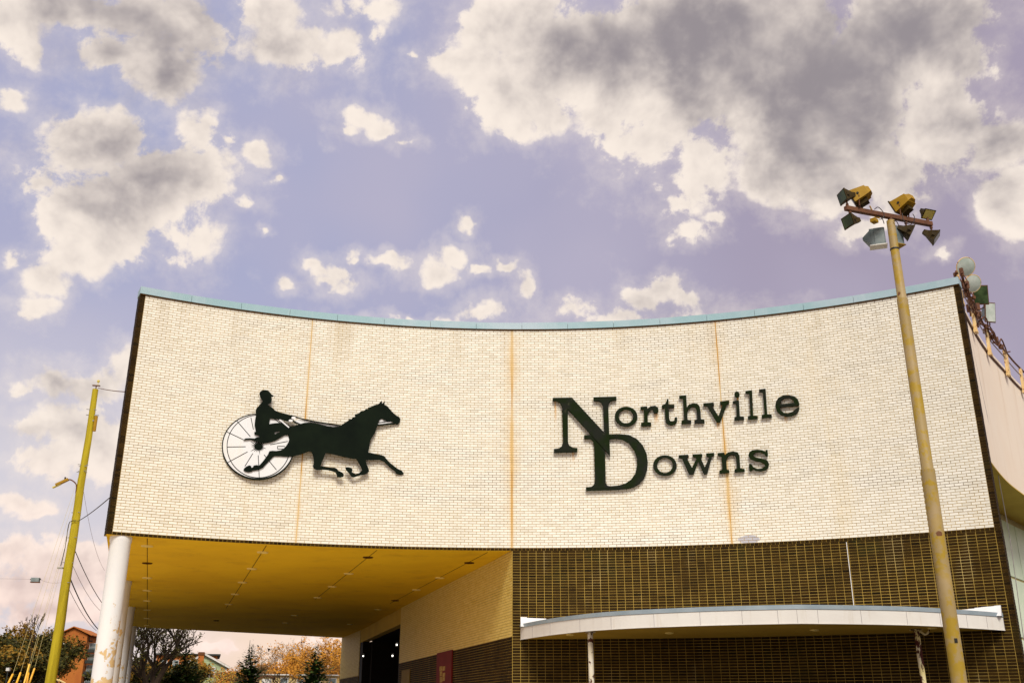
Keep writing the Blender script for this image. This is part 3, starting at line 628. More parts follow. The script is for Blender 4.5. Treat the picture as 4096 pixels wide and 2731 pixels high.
# ------------------------------------------------------------------ lettering
LET = {
 'N': [[(108,193),(272,190),(548,488),(538,262),(525,232),(500,217),(457,215),(456,187),(653,182),(654,208),(612,213),(590,232),(584,260),(592,500),(600,688),(238,288),(240,575),(250,600),(280,618),(320,622),(320,652),(120,658),(118,630),(160,625),(185,608),(197,575),(188,270),(170,232),(140,217),(108,217)]],
 'r': [[(858,270),(915,265),(920,285),(945,265),(985,260),(1010,275),(1012,305),(1000,322),(975,322),(966,305),(968,290),(950,292),(928,315),(920,345),(922,400),(950,405),(950,430),(865,433),(863,408),(890,402),(888,300),(882,291),(860,292)]],
 't': [[(1088,200),(1098,205),(1100,250),(1148,250),(1148,275),(1102,277),(1105,375),(1115,392),(1135,395),(1150,385),(1152,360),(1172,358),(1172,390),(1155,415),(1125,425),(1095,420),(1075,400),(1070,365),(1066,280),(1040,278),(1042,258),(1070,245),(1080,225)]],
 'h': [[(1190,175),(1250,170),(1255,275),(1275,250),(1310,238),(1345,243),(1365,265),(1372,300),(1376,375),(1405,380),(1407,405),(1322,410),(1320,385),(1345,378),(1338,300),(1328,275),(1300,265),(1272,285),(1258,315),(1262,380),(1292,385),(1292,410),(1210,415),(1210,390),(1232,382),(1222,205),(1215,196),(1190,195)]],
 'v': [[(1395,240),(1485,232),(1488,255),(1470,260),(1526,350),(1563,252),(1540,247),(1538,225),(1615,215),(1617,240),(1597,246),(1540,400),(1510,400),(1428,262),(1398,258)]],
 'i': [[(1648,222),(1700,212),(1708,350),(1743,355),(1745,378),(1662,385),(1662,360),(1682,352),(1675,245),(1665,238),(1648,238)]],
 'l1': [[(1755,135),(1812,128),(1822,345),(1860,348),(1862,370),(1778,376),(1777,352),(1800,345),(1788,160),(1780,154),(1757,154)]],
 'l2': [[(1872,122),(1928,114),(1942,332),(1980,336),(1982,358),(1896,364),(1895,340),(1920,334),(1905,148),(1897,142),(1874,142)]],
 'e': [[(2012,265),(2018,225),(2040,192),(2080,172),(2130,170),(2175,180),(2205,205),(2217,240),(2214,258),(2050,270),(2058,300),(2085,320),(2120,325),(2160,312),(2190,285),(2217,270),(2212,300),(2185,332),(2145,347),(2100,350),(2055,335),(2025,308)], [(2050,246),(2060,215),(2090,195),(2125,190),(2155,202),(2170,225),(2172,236)]],
 'D': [[(376,513),(590,505),(680,502),(760,510),(830,545),(880,600),(912,670),(922,740),(915,810),(890,880),(850,925),(800,955),(740,970),(640,977),(500,982),(395,985),(392,958),(440,952),(462,935),(470,900),(462,600),(452,560),(430,542),(378,540)], [(553,545),(640,540),(700,545),(760,580),(805,640),(828,710),(830,770),(815,840),(780,890),(730,925),(670,942),(600,948),(575,942),(563,920)]],
 'w': [[(1185,683),(1268,678),(1270,700),(1252,704),(1300,790),(1338,715),(1325,698),(1305,695),(1303,676),(1386,672),(1387,692),(1370,698),(1410,785),(1447,700),(1422,690),(1420,668),(1488,662),(1490,684),(1470,690),(1430,840),(1400,845),(1352,735),(1312,845),(1275,848),(1212,706),(1187,704)]],
 'n': [[(1518,665),(1575,660),(1582,680),(1610,658),(1650,650),(1690,658),(1705,685),(1712,795),(1748,800),(1750,822),(1665,828),(1663,804),(1685,798),(1675,700),(1660,680),(1630,680),(1605,695),(1592,725),(1597,805),(1617,810),(1618,832),(1535,838),(1533,815),(1560,806),(1552,700),(1545,688),(1520,686)]],
 's': [[(1945,637),(1948,688),(1930,690),(1915,668),(1880,655),(1845,658),(1825,672),(1825,690),(1845,702),(1900,712),(1945,728),(1958,755),(1952,785),(1930,808),(1885,818),(1840,812),(1818,800),(1808,818),(1790,815),(1787,755),(1808,758),(1825,785),(1860,800),(1900,795),(1925,778),(1918,755),(1890,740),(1835,730),(1795,712),(1782,685),(1790,658),(1815,640),(1860,635),(1900,640),(1928,652),(1932,637)]]}
def ell(cx, cy, rx, ry, n=28): return [(cx + rx*math.cos(2*PI*i/n), cy + ry*math.sin(2*PI*i/n)) for i in range(n)]
LET['o1'] = [ell(736, 352, 97, 84), ell(735, 350, 61, 61)]; LET['o2'] = [ell(1068, 770, 101, 87), ell(1068, 768, 67, 66)]; LET['dot'] = [ell(1684, 163, 22, 25, 16)]
lt = thing('lettering_sign', 'dark green raised lettering reading Northville Downs on the white brick wall', 'sign', on_arc(*Z2P(1000, 900)))
def wall_plate(loops, offf, offb, zp):
    fm = lambda x, y: on_arc(*zp(x, y), RC - offf)
    def bmp(x, y):
        p = fm(x, y); ph = math.atan2(p.x - CX, p.y - CY); return arc(ph, RC - offb, p.z)
    return MB().plate(loops, fm, bmp)
words = {'N': 'large capital N', 'D': 'large capital D overlapped by the N'}
for key in ('N', 'o1', 'r', 't', 'h', 'v', 'i', 'l1', 'l2', 'e', 'D', 'o2', 'w', 'n', 's'):
    th_ = .115 if key == 'N' else (.10 if key == 'D' else .095)
    o = wall_plate(LET[key], th_, .02, Z2P).build('letter', 'letter', lt)
    o['label'] = words.get(key, 'small letter ' + {'o1': 'o of the upper word', 'o2': 'o of the lower word', 'l1': 'l, the first of two', 'l2': 'l, the second of two'}.get(key, key))
    if key == 'i': wall_plate(LET['dot'], .095, .02, Z2P).build('dot', 'letter', o)
    xs = [p[0] for p in LET[key][0]]; ys = [p[1] for p in LET[key][0]]         # fixing studs into the wall
    cxy = LET[key][0][0]
    a = on_arc(*Z2P(*[(sum(p[i] for p in LET[key][0][:2])/2) for i in (0, 1)]), RC - .03); ph = math.atan2(a.x - CX, a.y - CY)
    MB().tube([arc(ph, RC - .025, a.z - .03), arc(ph, RC + .006, a.z - .03)], .008, 6).build('fixing_stud', 'steel', o)

# ------------------------------------------------------------------ horse emblem
EC = on_arc(*Z1P(1150, 700)); ephi = math.atan2(EC.x - CX, EC.y - CY)
en = Vector((-math.sin(ephi), -math.cos(ephi), 0))
def on_plane(px, py, d):                 # flat sign plane standing d off the wall at its middle
    r = ray(px, py); P = EC + en*d; o_ = Vector((0, 0, CAMZ)); t = (P - o_).dot(en)/r.dot(en); return o_ + r*t
HORSE = [(885,575),(940,568),(1010,545),(1060,532),(1130,528),(1180,535),(1240,550),(1310,568),(1380,578),(1450,572),(1490,545),(1530,520),(1560,500),(1550,487),(1585,492),(1600,470),(1628,465),(1622,440),(1670,425),(1690,402),(1725,398),(1745,378),(1782,374),(1768,362),(1800,355),(1840,335),(1885,325),(1925,283),(1928,318),(1962,287),(1952,330),(1985,345),(2010,375),(2050,420),(2085,450),(2115,465),(2133,488),(2128,520),(2110,545),(2095,552),(2060,530),(2025,510),(1990,512),(1950,500),(1925,483),(1905,490),(1895,510),(1880,545),(1865,590),(1850,640),(1820,690),(1795,735),(1785,790),(1780,830),(1770,865),(1800,868),(1850,880),(1900,888),(1950,903),(1975,935),(2010,975),(2060,1015),(2100,1045),(2150,1070),(2172,1100),(2150,1112),(2110,1108),(2080,1095),(2075,1075),(2040,1050),(1990,1005),(1950,965),(1900,945),(1850,945),(1800,948),(1755,945),(1745,960),(1755,1000),(1775,1040),(1782,1070),(1770,1095),(1730,1110),(1680,1120),(1640,1132),(1610,1142),(1585,1135),(1565,1105),(1545,1080),(1525,1060),(1515,1030),(1545,1028),(1580,1035),(1597,1055),(1590,1085),(1605,1092),(1630,1105),(1660,1100),(1690,1080),(1705,1060),(1695,1030),(1670,985),(1640,935),(1590,930),(1530,920),(1470,905),(1400,888),(1340,875),(1295,868),(1280,910),(1265,950),(1250,985),(1240,1015),(1290,1025),(1350,1032),(1400,1035),(1425,1050),(1440,1070),(1475,1085),(1500,1110),(1495,1135),(1460,1142),(1425,1138),(1418,1110),(1405,1085),(1370,1072),(1320,1060),(1260,1055),(1200,1060),(1165,1045),(1152,1015),(1165,980),(1160,930),(1150,880),(1135,855),(1105,850),(1060,868),(1000,890),(930,905),(860,910),(800,905),(750,903),(715,905),(690,930),(660,960),(630,990),(595,1030),(570,1045),(530,1060),(480,1065),(465,1078),(430,1082),(395,1075),(375,1058),(385,1040),(410,1020),(440,1008),(460,1015),(465,1035),(480,1030),(490,1010),(520,1005),(550,1010),(575,985),(600,955),(630,915),(650,885),(665,850),(700,845),(740,848),(790,840),(820,825),(850,795),(870,765),(885,735),(888,700),(880,680),(868,660),(872,640),(880,605)]
DRIVER = [(590,290),(575,265),(560,235),(553,205),(565,180),(590,168),(625,166),(655,175),(675,195),(685,212),(700,222),(716,232),(700,240),(688,240),(692,258),(694,272),(690,290),(685,308),(660,318),(650,325),(665,345),(700,365),(730,395),(770,412),(820,425),(870,438),(910,450),(930,460),(940,490),(930,515),(900,522),(870,515),(830,505),(790,492),(740,490),(700,485),(675,480),(668,510),(660,548),(700,540),(750,535),(800,532),(840,540),(880,560),(900,575),(905,610),(890,650),(868,668),(840,668),(800,690),(760,715),(720,735),(670,750),(620,760),(570,755),(530,745),(490,730),(450,718),(410,722),(375,724),(395,708),(440,704),(500,708),(520,695),(560,690),(540,672),(510,665),(497,655),(497,635),(515,632),(510,600),(500,560),(505,500),(515,450),(512,400),(520,370),(545,345),(575,310)]
em = thing('harness_racing_emblem', 'black silhouette sign of a trotting horse pulling a driver on a white spoked wheel', 'sign', EC + Vector((0, 0, -1.2)))
def eplate(loops, d0, d1): return MB().plate(loops, lambda x, y: on_plane(*Z1P(x, y), d0), lambda x, y: on_plane(*Z1P(x, y), d0) - en*(d0 - d1))
def bar(p, q, w, d0, d1):
    p, q = Vector(p), Vector(q); t = (q-p).normalized(); n_ = Vector((-t.y, t.x))*w/2
    return [tuple(p+n_), tuple(q+n_), tuple(q-n_), tuple(p-n_)]
wh = eplate([ell(540, 797, 398, 361, 64)], .150, .115).build('wheel', 'sign_white', em)
eplate([ell(540, 798, 408, 370, 64), ell(540, 795, 396, 359, 64)], .160, .085).build('tyre', 'sign_black', wh)
eplate([ell(545, 797, 358, 355, 64), ell(545, 796, 350, 347, 64)], .1545, .1515).build('rim', 'sign_black', wh)
for p, q in (((458,472),(486,607)), ((297,507),(452,687)), ((185,632),(375,722)), ((195,804),(400,800)), ((192,980),(420,857)), ((390,1020),(480,875)), ((540,895),(552,1155)), ((605,890),(745,1060)), ((675,778),(870,740))):
    eplate([bar(p, q, 7.5, 0, 0)], .1535, .1512).build('spoke', 'sign_black', wh)
star = []
for i in range(44):
    r = (62 + 50*random.random()) if i % 2 == 0 else 40
    star.append((545 + r*math.cos(2*PI*i/44), 797 + r*.93*math.sin(2*PI*i/44)))
eplate([star], .157, .1512).build('hub', 'sign_black', wh)
eplate([[(753,792),(838,792),(838,828),(753,828)], [(760,799),(838,799),(832,821),(760,821)]], .1538, .1512).build('step', 'sign_black', wh)
eplate([HORSE], .185, .155 - .003).build('horse', 'sign_black', em)
dr = eplate([DRIVER, [(718,645),(740,632),(780,628),(775,640),(748,646),(735,660),(722,655)]], .192, .158).build('driver', 'sign_black', em)
for c in ((936, 477, 24, 15), (905, 508, 24, 13)):
    eplate([ell(*c, 14)], .197, .1925).build('glove', 'sign_white', dr)
eplate([[(950,508),(1000,498),(1060,504),(1150,520),(1250,540),(1350,555),(1455,562),(1450,574),(1380,580),(1310,570),(1240,552),(1180,537),(1130,530),(1060,534),(1010,548),(970,530)]], .150, .135).build('rein_backing', 'sign_white', em)
rl = [(905,448),(960,465),(1040,490),(1150,512),(1300,538),(1465,562)]
eplate([[(x, y - 5) for x, y in rl] + [(x, y + 5) for x, y in reversed(rl)]], .190, .145).build('rein', 'sign_black', em)
eplate([[(905,490),(960,520),(1015,545),(1020,555),(955,535),(900,500)]], .189, .150).build('rein', 'sign_black', em)
eplate([[(770,498),(790,496),(890,580),(880,590)]], .1930, .160).build('strap', 'sign_white', em)
eplate([[(1925,484),(1950,500),(1990,513),(2030,512),(2052,522),(2040,532),(1980,538),(1930,545),(1878,550),(1890,512)]], .150, .135).build('bridle_backing', 'sign_white', em)
eplate([bar((1885, 531), (2035, 513), 8, 0, 0)], .158, .1505).build('bridle', 'sign_black', em)
eplate([bar((1872, 556), (2070, 540), 12, 0, 0)], .186, .135).build('rein', 'sign_black', em)
for q in ((300, 700), (760, 950), (1300, 700), (1750, 750), (600, 400)):      # stand-off brackets
    a = on_plane(*Z1P(*q), .13); MB().tube([a, a - en*(.13 + .012)], .015, 6).build('standoff', 'steel', em)

# ------------------------------------------------------------------ floodlight pole
PX, PY = 7.29, 17.07
pz = lambda px, py: at_y(px, py, PY).z
fp = thing('floodlight_pole', 'tall stepped ochre pole with a rusty crossarm of floodlights in front of the wall', 'lamp post', (PX, PY, 0))
z1, z2, z3 = pz(3705, 1878), pz(3612, 1196), pz(3568, 884)
pole = MB().tube([(PX, PY, 0), (PX, PY, z1)], [.128, .120], 24).build('pole', 'light_pole', fp, True)
MB().tube([(PX, PY, z1 - .01), (PX, PY, z1 + .012), (PX, PY, z2)], [.112, .104, .098], 24).build('middle_section', 'light_pole', pole, True)
MB().tube([(PX, PY, z2 - .01), (PX, PY, z2 + .012), (PX, PY, z3)], [.092, .084, .076], 24).build('upper_section', 'light_pole', pole, True)
MB().box((PX, PY, .02), (.5, .5, .04)).build('base_plate', 'light_pole', pole)
for s_ in ((-.2, -.2), (.2, -.2), (.2, .2), (-.2, .2)): MB().tube([(PX + s_[0], PY + s_[1], .03), (PX + s_[0], PY + s_[1], .10)], .018, 6).build('anchor_bolt', 'steel', pole)
HA = pz(3568, 866)
LA, RA = at_h(3388, 828, HA - CAMZ), at_h(3732, 893, HA - CAMZ)
ad = (RA - LA).normalized(); an = Vector((ad.y, -ad.x, 0)); aa = math.atan2(ad.y, ad.x); mid = Vector((PX, PY, HA))
halfL, halfR = (LA - mid).length, (RA - mid).length
MB().box(mid + ad*(halfR - halfL)/2, (halfL + halfR, .085, .085), RZ(aa)).build('crossarm', 'arm_rust', fp)
MB().tube([(PX, PY, z3 - .05), (PX, PY, HA - .03)], .045, 12).build('neck', 'arm_rust', fp)
MB().tube([(PX, PY, z3 - .62), (PX, PY, z3 - .59)], .086, 20).build('strap', 'lamp_black', fp)
def frustum(c, ax, up, w0, h0, w1, h1, ln):               # tapered box from back (c) along ax
    r = ax.cross(up).normalized(); up = r.cross(ax).normalized(); m = MB()
    q = lambda o, w, h: [o - r*w/2 - up*h/2, o + r*w/2 - up*h/2, o + r*w/2 + up*h/2, o - r*w/2 + up*h/2]
    return m.hexa(q(c, w0, h0) + q(c + ax*ln, w1, h1))
def flood_at(px, py, d=0.): return at_y(px, py, PY + d)
Z7 = lambda x, y: (3300 + x*.2296, 700 + y*.2296)
def big_flood(base, face, tilt, label, k=.80):
    ax = Vector((math.sin(face)*math.cos(tilt), math.cos(face)*math.cos(tilt), math.sin(tilt))); up = Vector((0, 0, 1))
    r = ax.cross(up).normalized(); u = r.cross(ax)
    c = base + Vector((0, 0, .27))
    fr_ = lambda p, *a: frustum(p, ax, up, *[x*k for x in a[:-1]], a[-1]*k)
    o = fr_(c - ax*.22*k, .30, .24, .46, .36, .40).build('floodlight', 'lamp_ochre', fp); o['label'] = label
    fr_(c + ax*.181*k, .40, .30, .40, .30, .006).build('lens', 'lens_dark', o)
    fr_(c + ax*.15*k, .50, .40, .50, .40, .028).build('visor_rim', 'lamp_dark', o)
    fr_(c - ax*.29*k, .16, .14, .26, .20, .069).build('ballast_cap', 'lamp_ochre', o)
    for s_ in (-1, 1): fr_(c - ax*.2215*k + r*.06*s_ + u*.03, .03, .05, .03, .05, .003).build('vent_slot', 'lamp_black', o)
    fr_(c - ax*.2215*k + u*.055, .15, .018, .15, .018, .003).build('vent_slot', 'lamp_black', o)
    fr_(c - u*.20*k - ax*.12*k, .18, .12, .18, .12, .26).build('gear_box', 'lamp_dark', o)
    for s_ in (-1, 1):
        MB().tube([c + r*.19*s_*k - u*.05, base + r*.13*s_ + Vector((0, 0, .02)), base + r*.02*s_], .014, 6).build('yoke', 'arm_rust', o)
        MB().tube([c + r*.17*s_*k, c + r*.21*s_*k], .025, 8).build('pivot_bolt', 'lamp_black', o)
    return o
def arm_pt(t, dz=0): return mid + ad*t + Vector((0, 0, dz))
def arm_t(px, py): return (at_h(px, py, HA - CAMZ) - mid).dot(ad)
big_flood(arm_pt(arm_t(*Z7(690, 590)), .045), math.radians(300), math.radians(-22), 'ochre box floodlight second from the left on top of the arm')
big_flood(arm_pt(arm_t(*Z7(1480, 720)), .045), math.radians(325), math.radians(-22), 'ochre box floodlight right of the pole on top of the arm')
def cone_flood(base, face, tilt, down, label, sc=.82, mat='lamp_dark', lens='lens_dark'):
    ax = Vector((math.sin(face)*math.cos(tilt), math.cos(face)*math.cos(tilt), math.sin(tilt))); up = Vector((0, 0, 1))
    c = base + Vector((0, 0, (-.26 if down else .26)*sc))
    o = frustum(c - ax*.12*sc, ax, up, .16*sc, .14*sc, .34*sc, .27*sc, .20*sc).build('floodlight', mat, fp); o['label'] = label
    frustum(c - ax*.24*sc, ax, up, .10*sc, .09*sc, .15*sc, .13*sc, .118*sc).build('lamp_socket', mat, o)
    frustum(c + ax*.081*sc, ax, up, .36*sc, .29*sc, .36*sc, .29*sc, .025*sc).build('lens_rim', mat, o)
    frustum(c + ax*.1065*sc, ax, up, .31*sc, .24*sc, .31*sc, .24*sc, .004).build('lens', lens, o)
    r = ax.cross(up).normalized()
    for s_ in (-1, 1): frustum(c - ax*.02*sc + r*s_*.18*sc, ax, up, .012, .06, .012, .06, .08).build('hinge_ear', mat, o)
    MB().tube([base, base + Vector((0, 0, (-.05 if down else .05)))], .030, 8).build('swivel', 'arm_rust', o)
    MB().tube([base + Vector((0, 0, (-.05 if down else .05))), base + Vector((0, 0, (-.15 if down else .15)*sc))], .018, 8).build('stem', 'arm_rust', o)
    return o
cone_flood(arm_pt(arm_t(*Z7(430, 560)), .045), math.radians(262), math.radians(-12), False, 'dark floodlight on the left end above the arm')
cone_flood(arm_pt(arm_t(*Z7(450, 575)), -.045), math.radians(250), math.radians(-14), True, 'dark floodlight hanging below the left end of the arm')
cone_flood(arm_pt(arm_t(*Z7(1420, 760)), -.045), math.radians(100), math.radians(-30), True, 'dark floodlight hanging right of the pole')
cone_flood(arm_pt(arm_t(*Z7(1850, 850)), -.045), math.radians(110), math.radians(-38), True, 'dark floodlight hanging below the right end of the arm')
cone_flood(arm_pt(arm_t(*Z7(1830, 830)), .045), math.radians(160), math.radians(-48), False, 'small floodlight with yellow lens on the right end of the arm', .72, 'lamp_dark', 'lens_yellow')
bz = pz(*Z7(1000, 1000))
bx = MB().box((PX - .20, PY + .24, bz), (.28, .18, .34), RZ(math.radians(-18))).build('ballast_box', 'grey_panel', fp)
MB().box((PX - .20, PY + .138, bz), (.18, .01, .34), RZ(math.radians(-18))).build('cover_plate', 'grey_panel', bx)
frustum(Vector((PX - .34, PY + .27, bz)), Vector((-1, .1, 0)), Vector((0, 0, 1)), .16, .30, .03, .05, .13).build('side_hood', 'grey_panel', bx)
MB().box((PX - .20, PY + .24, bz - .185), (.32, .22, .02), RZ(math.radians(-18))).build('bottom_tray', 'trim_white', bx)
bx2 = MB().box((PX + .16, PY + .20, bz + .02), (.20, .14, .38), RZ(math.radians(20))).build('ballast_box', 'grey_panel', fp)
MB().box((PX + .16, PY + .20, bz - .18), (.24, .18, .015), RZ(math.radians(20))).build('bottom_tray', 'lamp_ochre', bx2)
jb = MB().box(arm_pt(arm_t(*Z7(880, 640)), -.16), (.14, .10, .07), RZ(aa + .4)).build('junction_box', 'lamp_ochre', fp)
def loop_cable(pts, parent=fp, r=.008, mat='cable'): return MB().tube(spline(pts, 6), r, 6).build('cable', mat, parent)
q_ = lambda x, y, d=-.10: flood_at(*Z7(x, y), d)
loop_cable([q_(860, 600), q_(920, 562), q_(985, 610), q_(1030, 690), q_(1000, 760), q_(940, 775)])
loop_cable([q_(970, 735), q_(1005, 775), q_(1030, 850)]); loop_cable([q_(1195, 800), q_(1250, 815), q_(1285, 885)])
loop_cable([q_(1345, 670), q_(1370, 790), q_(1440, 850), q_(1500, 860), q_(1545, 815), q_(1560, 740), q_(1530, 680)])
loop_cable([q_(780, 540), q_(830, 640), q_(880, 730), q_(950, 750)], fp, .013, 'lamp_ochre')
MB().box((PX - .005, PY - .126, pz(3806, 2562)), (.05, .012, .07)).build('hand_hole', 'lamp_black', fp)

# ------------------------------------------------------------------ utility pole and its lines
UX, UY = -14.80, 33.6
up_ = thing('utility_pole', 'yellowish wooden utility pole with a street lamp arm left of the building', 'utility pole', (UX, UY, 0))
uz = lambda px, py: at_y(px, py, UY).z
ztop = uz(390, 1557)
zs = [ztop*i/14 for i in range(15)]
upole = MB().tube([(UX + .012*math.sin(i*1.7), UY, z) for i, z in enumerate(zs)], [.186 - .088*(i/14) for i in range(15)], 18).build('pole', 'wood_pole', up_, True)
MB().tube([(UX, UY, ztop - .01), (UX, UY, ztop + .12)], .02, 8).build('pin', 'arm_rust', up_)
MB().box((UX, UY, ztop + .14), (.26, .06, .035), RZ(.2)).build('pole_top_bracket', 'arm_rust', up_)
ins = MB().tube([(UX + .05, UY, ztop + .157), (UX + .05, UY, ztop + .26), (UX + .05, UY, ztop + .27)], [.012, .012, .035], 10).build('insulator', 'lens_yellow', up_)
MB().tube([(UX + .05, UY, ztop + .27), (UX + .05, UY, ztop + .33), (UX + .05, UY, ztop + .35)], [.045, .05, .02], 12).build('insulator_cap', 'lens_yellow', ins)
zc_ = uz(388, 1690)
MB().tube([(UX + .19, UY - .05, zc_ + .22), (UX + .19, UY - .05, zc_ - .32)], .055, 12).build('cutout_fuse', 'lamp_ochre', up_)
MB().box((UX + .12, UY - .05, zc_ + .06), (.16, .04, .04)).build('fuse_bracket', 'steel', up_)
MB().box((UX + .03, UY - .02, zc_ + .27), (.42, .04, .03), RZ(.15)).build('fuse_bracket', 'steel', up_)
for i, (px, py) in enumerate(((340, 1866), (333, 1890), (320, 2050), (335, 1640), (300, 2150), (275, 2250), (265, 2330), (355, 1860), (352, 1885))):
    z = uz(px, py); s_ = -1 if i % 2 else 1
    MB().tube([(UX - .16*s_, UY - .04, z), (UX + .17*s_, UY - .12, z)], .012, 6).build('through_bolt', 'steel', upole)
zl = uz(305, 1935)
lampo = MB().tube(spline([(UX - .10, UY - .08, zl - .35), (UX - .12, UY - .1, zl - .05), (UX - .28, UY - .16, zl + .10), (UX - .42, UY - .2, zl + .11)], 6), .022, 8).build('lamp_arm', 'arm_rust', up_)
la, lb = Vector((UX - .38, UY - .2, zl + .12)), at_y(224, 1939, UY - .25)
dv = (lb - la).normalized()
hd = frustum(la, dv, Vector((0, 0, 1)), .10, .09, .20, .06, (lb - la).length).build('lamp_head', 'lamp_ochre', lampo)
MB().tube([la + dv*.12 + Vector((0, 0, .04)), la + dv*.12 + Vector((0, 0, .13))], .03, 8).build('photocell', 'lamp_black', lampo)
frustum(la + dv*.25 - Vector((0, 0, .045)), dv, Vector((0, 0, 1)), .12, .03, .14, .03, .28).build('lamp_lens', 'lens_yellow', lampo)
def cable(P, Q, sag, r, label, mat='cable', name='overhead_cable', group='cables strung from the utility pole'):
    P, Q = Vector(P), Vector(Q); pts = [P.lerp(Q, i/12) - Vector((0, 0, sag*4*(i/12)*(1 - i/12))) for i in range(13)]
    base = (P + Q)/2; return solo(name, MB().tube(pts, r, 5), mat, label, 'cable', base, group)
LWE = PHI_L - HW
uP = lambda px, py: Vector((UX + .1, UY - .05, uz(px, py)))
cable(uP(390, 1553), arc(LWE - .001, RC + .25, on_arc(505, 1556).z), .02, .012, 'pale line from the top of the utility pole to the white brick wall', 'arm_rust')
cable(uP(318, 2085), arc(LWE - .001, RC + .2, on_arc(447, 1985).z), .04, .013, 'dark cable from the middle of the utility pole up to the brick wall edge')
colx = at_h(495.5, 2323, HS)
def tgt(px, py, y): return at_y(px, py, y)
cable(uP(310, 2190), tgt(415, 2420, 42.5), .12, .014, 'upper dark cable running down from the pole behind the white columns')
cable(uP(288, 2305), tgt(392, 2515, 44), .15, .020, 'thick twisted cable running down from the pole behind the white columns')
cable(uP(280, 2345), tgt(385, 2520, 46), .15, .009, 'thin lowest cable running down from the pole behind the white columns', 'wire_grey')
cable(uP(300, 2250), tgt(400, 2440, 46), .15, .008, 'thin grey cable between the two dark ones behind the columns', 'wire_grey')
cable(uP(352, 1950), tgt(418, 2280, 46), .35, .006, 'faint grey wire dropping from the street lamp height to the columns', 'wire_grey')
rz0 = uz(318, 2085)
rc = spline([(UX + .1, UY - .16, rz0), (UX - .05, UY - .19, rz0 - .02), (UX - .16, UY - .12, rz0 - .15), (UX - .17, UY - .1, rz0 - .9), (UX - .22, UY - .1, rz0 - 1.5)], 6)
MB().tube(rc, .014, 6).build('riser_cable', 'cable', up_); MB().box((UX - .22, UY - .1, rz0 - 1.56), (.18, .08, .05)).build('cable_clamp', 'steel', up_)
# splice box on a thin line going out of the picture on the left
sb = at_y(142, 2318, UY - 1.5); far_l = Vector((-34, UY - 5, sb.z + .9)); u0 = uP(270, 2330) - Vector((.3, 0, 0))
cable(u0, sb + Vector((.13, 0, .02)), .05, .0035, 'thin line from the utility pole to the grey splice box', 'wire_grey'); cable(sb + Vector((-.13, 0, .02)), far_l, .25, .0035, 'thin line from the grey splice box out to the left', 'wire_grey')
t = thing('splice_box', 'small grey cable splice box hanging in the sky left of the pole', 'cable box', sb + Vector((0, 0, -.09)))
MB().box(sb, (.25, .12, .13), RZ(.1)).build('housing', 'grey_panel', t); MB().box(sb + Vector((0, 0, -.075)), (.27, .14, .02), RZ(.1)).build('bottom_rim', 'arm_rust', t)
for s_ in (-1, 1): MB().tube([sb + Vector((s_*.125, 0, .02)), sb + Vector((s_*.17, 0, .02))], .015, 8).build('cable_gland', 'lamp_black', t)
# guy wires with guards
for i, (p0, p1, top, lab) in enumerate((((33, 2731), (51, 2695), (330, 1900), 'leftmost yellow guy guard at the lower left edge of the picture'), ((66, 2731), (82, 2689), (325, 1960), 'second yellow guy guard from the left, with a steep wire'), ((97, 2731), (118, 2655), (322, 2050), 'tall yellow guy guard in the middle of the cluster'), ((108, 2731), (114, 2690), (318, 2100), 'short yellow guy guard half hidden behind the tall one'), ((117, 2731), (138, 2672), (315, 2150), 'yellow guy guard nearest the wooden utility pole'))):
    yb = 29.5 + i*.35; a = at_y(*p0, yb); b = at_y(*p1, yb + .25); e = uP(*top) - Vector((.2, 0, 0)); dr_ = (b - a).normalized()
    a0 = a - dr_*(a.z/dr_.z); t = thing('guy_wire', lab, 'guy wire', (a0.x, a0.y, 0), 'guy wires beside the utility pole')
    MB().tube([a0, b], [.028, .028], 10).build('guard', 'guard', t); MB().tube([b, b.lerp(e, .5), e], .004, 5).build('wire', 'mullion', t)

# ------------------------------------------------------------------ grandstand at the right
top_pts = [at_h(*q, 9.95) for q in ((3829.9, 1200), (3885.7, 1311.6), (3943.7, 1403), (4017.4, 1485.7), (4082, 1554.9))]
T = [Vector((p.x, p.y, 0)) for p in top_pts]; dd = (T[-1] - T[-2]).normalized()
T = [T[0] - (T[1]-T[0])*.22] + T + [T[-1] + dd*4 + Vector((.25, 0, 0)), T[-1] + dd*10 + Vector((1.2, -.2, 0)), T[-1] + dd*20 + Vector((3.4, -1.4, 0))]
T = spline(T, 5)
gs = thing('grandstand', 'pale beige curved grandstand block with an overhang right of the white brick wall', 'building', (T[12].x, T[12].y, 0))
ZG0, ZG1 = CAMZ + 6.0, CAMZ + 9.95
def gstrip(d0, d1, z0, z1, i0=0, i1=None):
    a, b = off_line(T, d0), off_line(T, d1); m = MB()
    for i in range(i0, i1 if i1 is not None else len(T)-1): m.hexa([Vector((q.x, q.y, z)) for z in (z0, z1) for q in (a[i], a[i+1], b[i+1], b[i])])
    return m
gstrip(0, -.25, ZG0, ZG1).build('upper_wall', 'beige', gs)
gstrip(-.001, -1.3, ZG0 - .03, ZG0 - .002).build('soffit', 'beige_soffit', gs)
gstrip(.05, -.10, ZG1 + .002, ZG1 + .09).build('parapet_cap', 'beige', gs); gstrip(.03, -.08, ZG1 - .045, ZG1 + .001).build('shadow_gap', 'arm_rust', gs)
gw = gstrip(-1.25, -1.6, 0, ZG0 - .032).build('glazed_wall', 'mullion', gs)
Ti = off_line(T, -1.25)
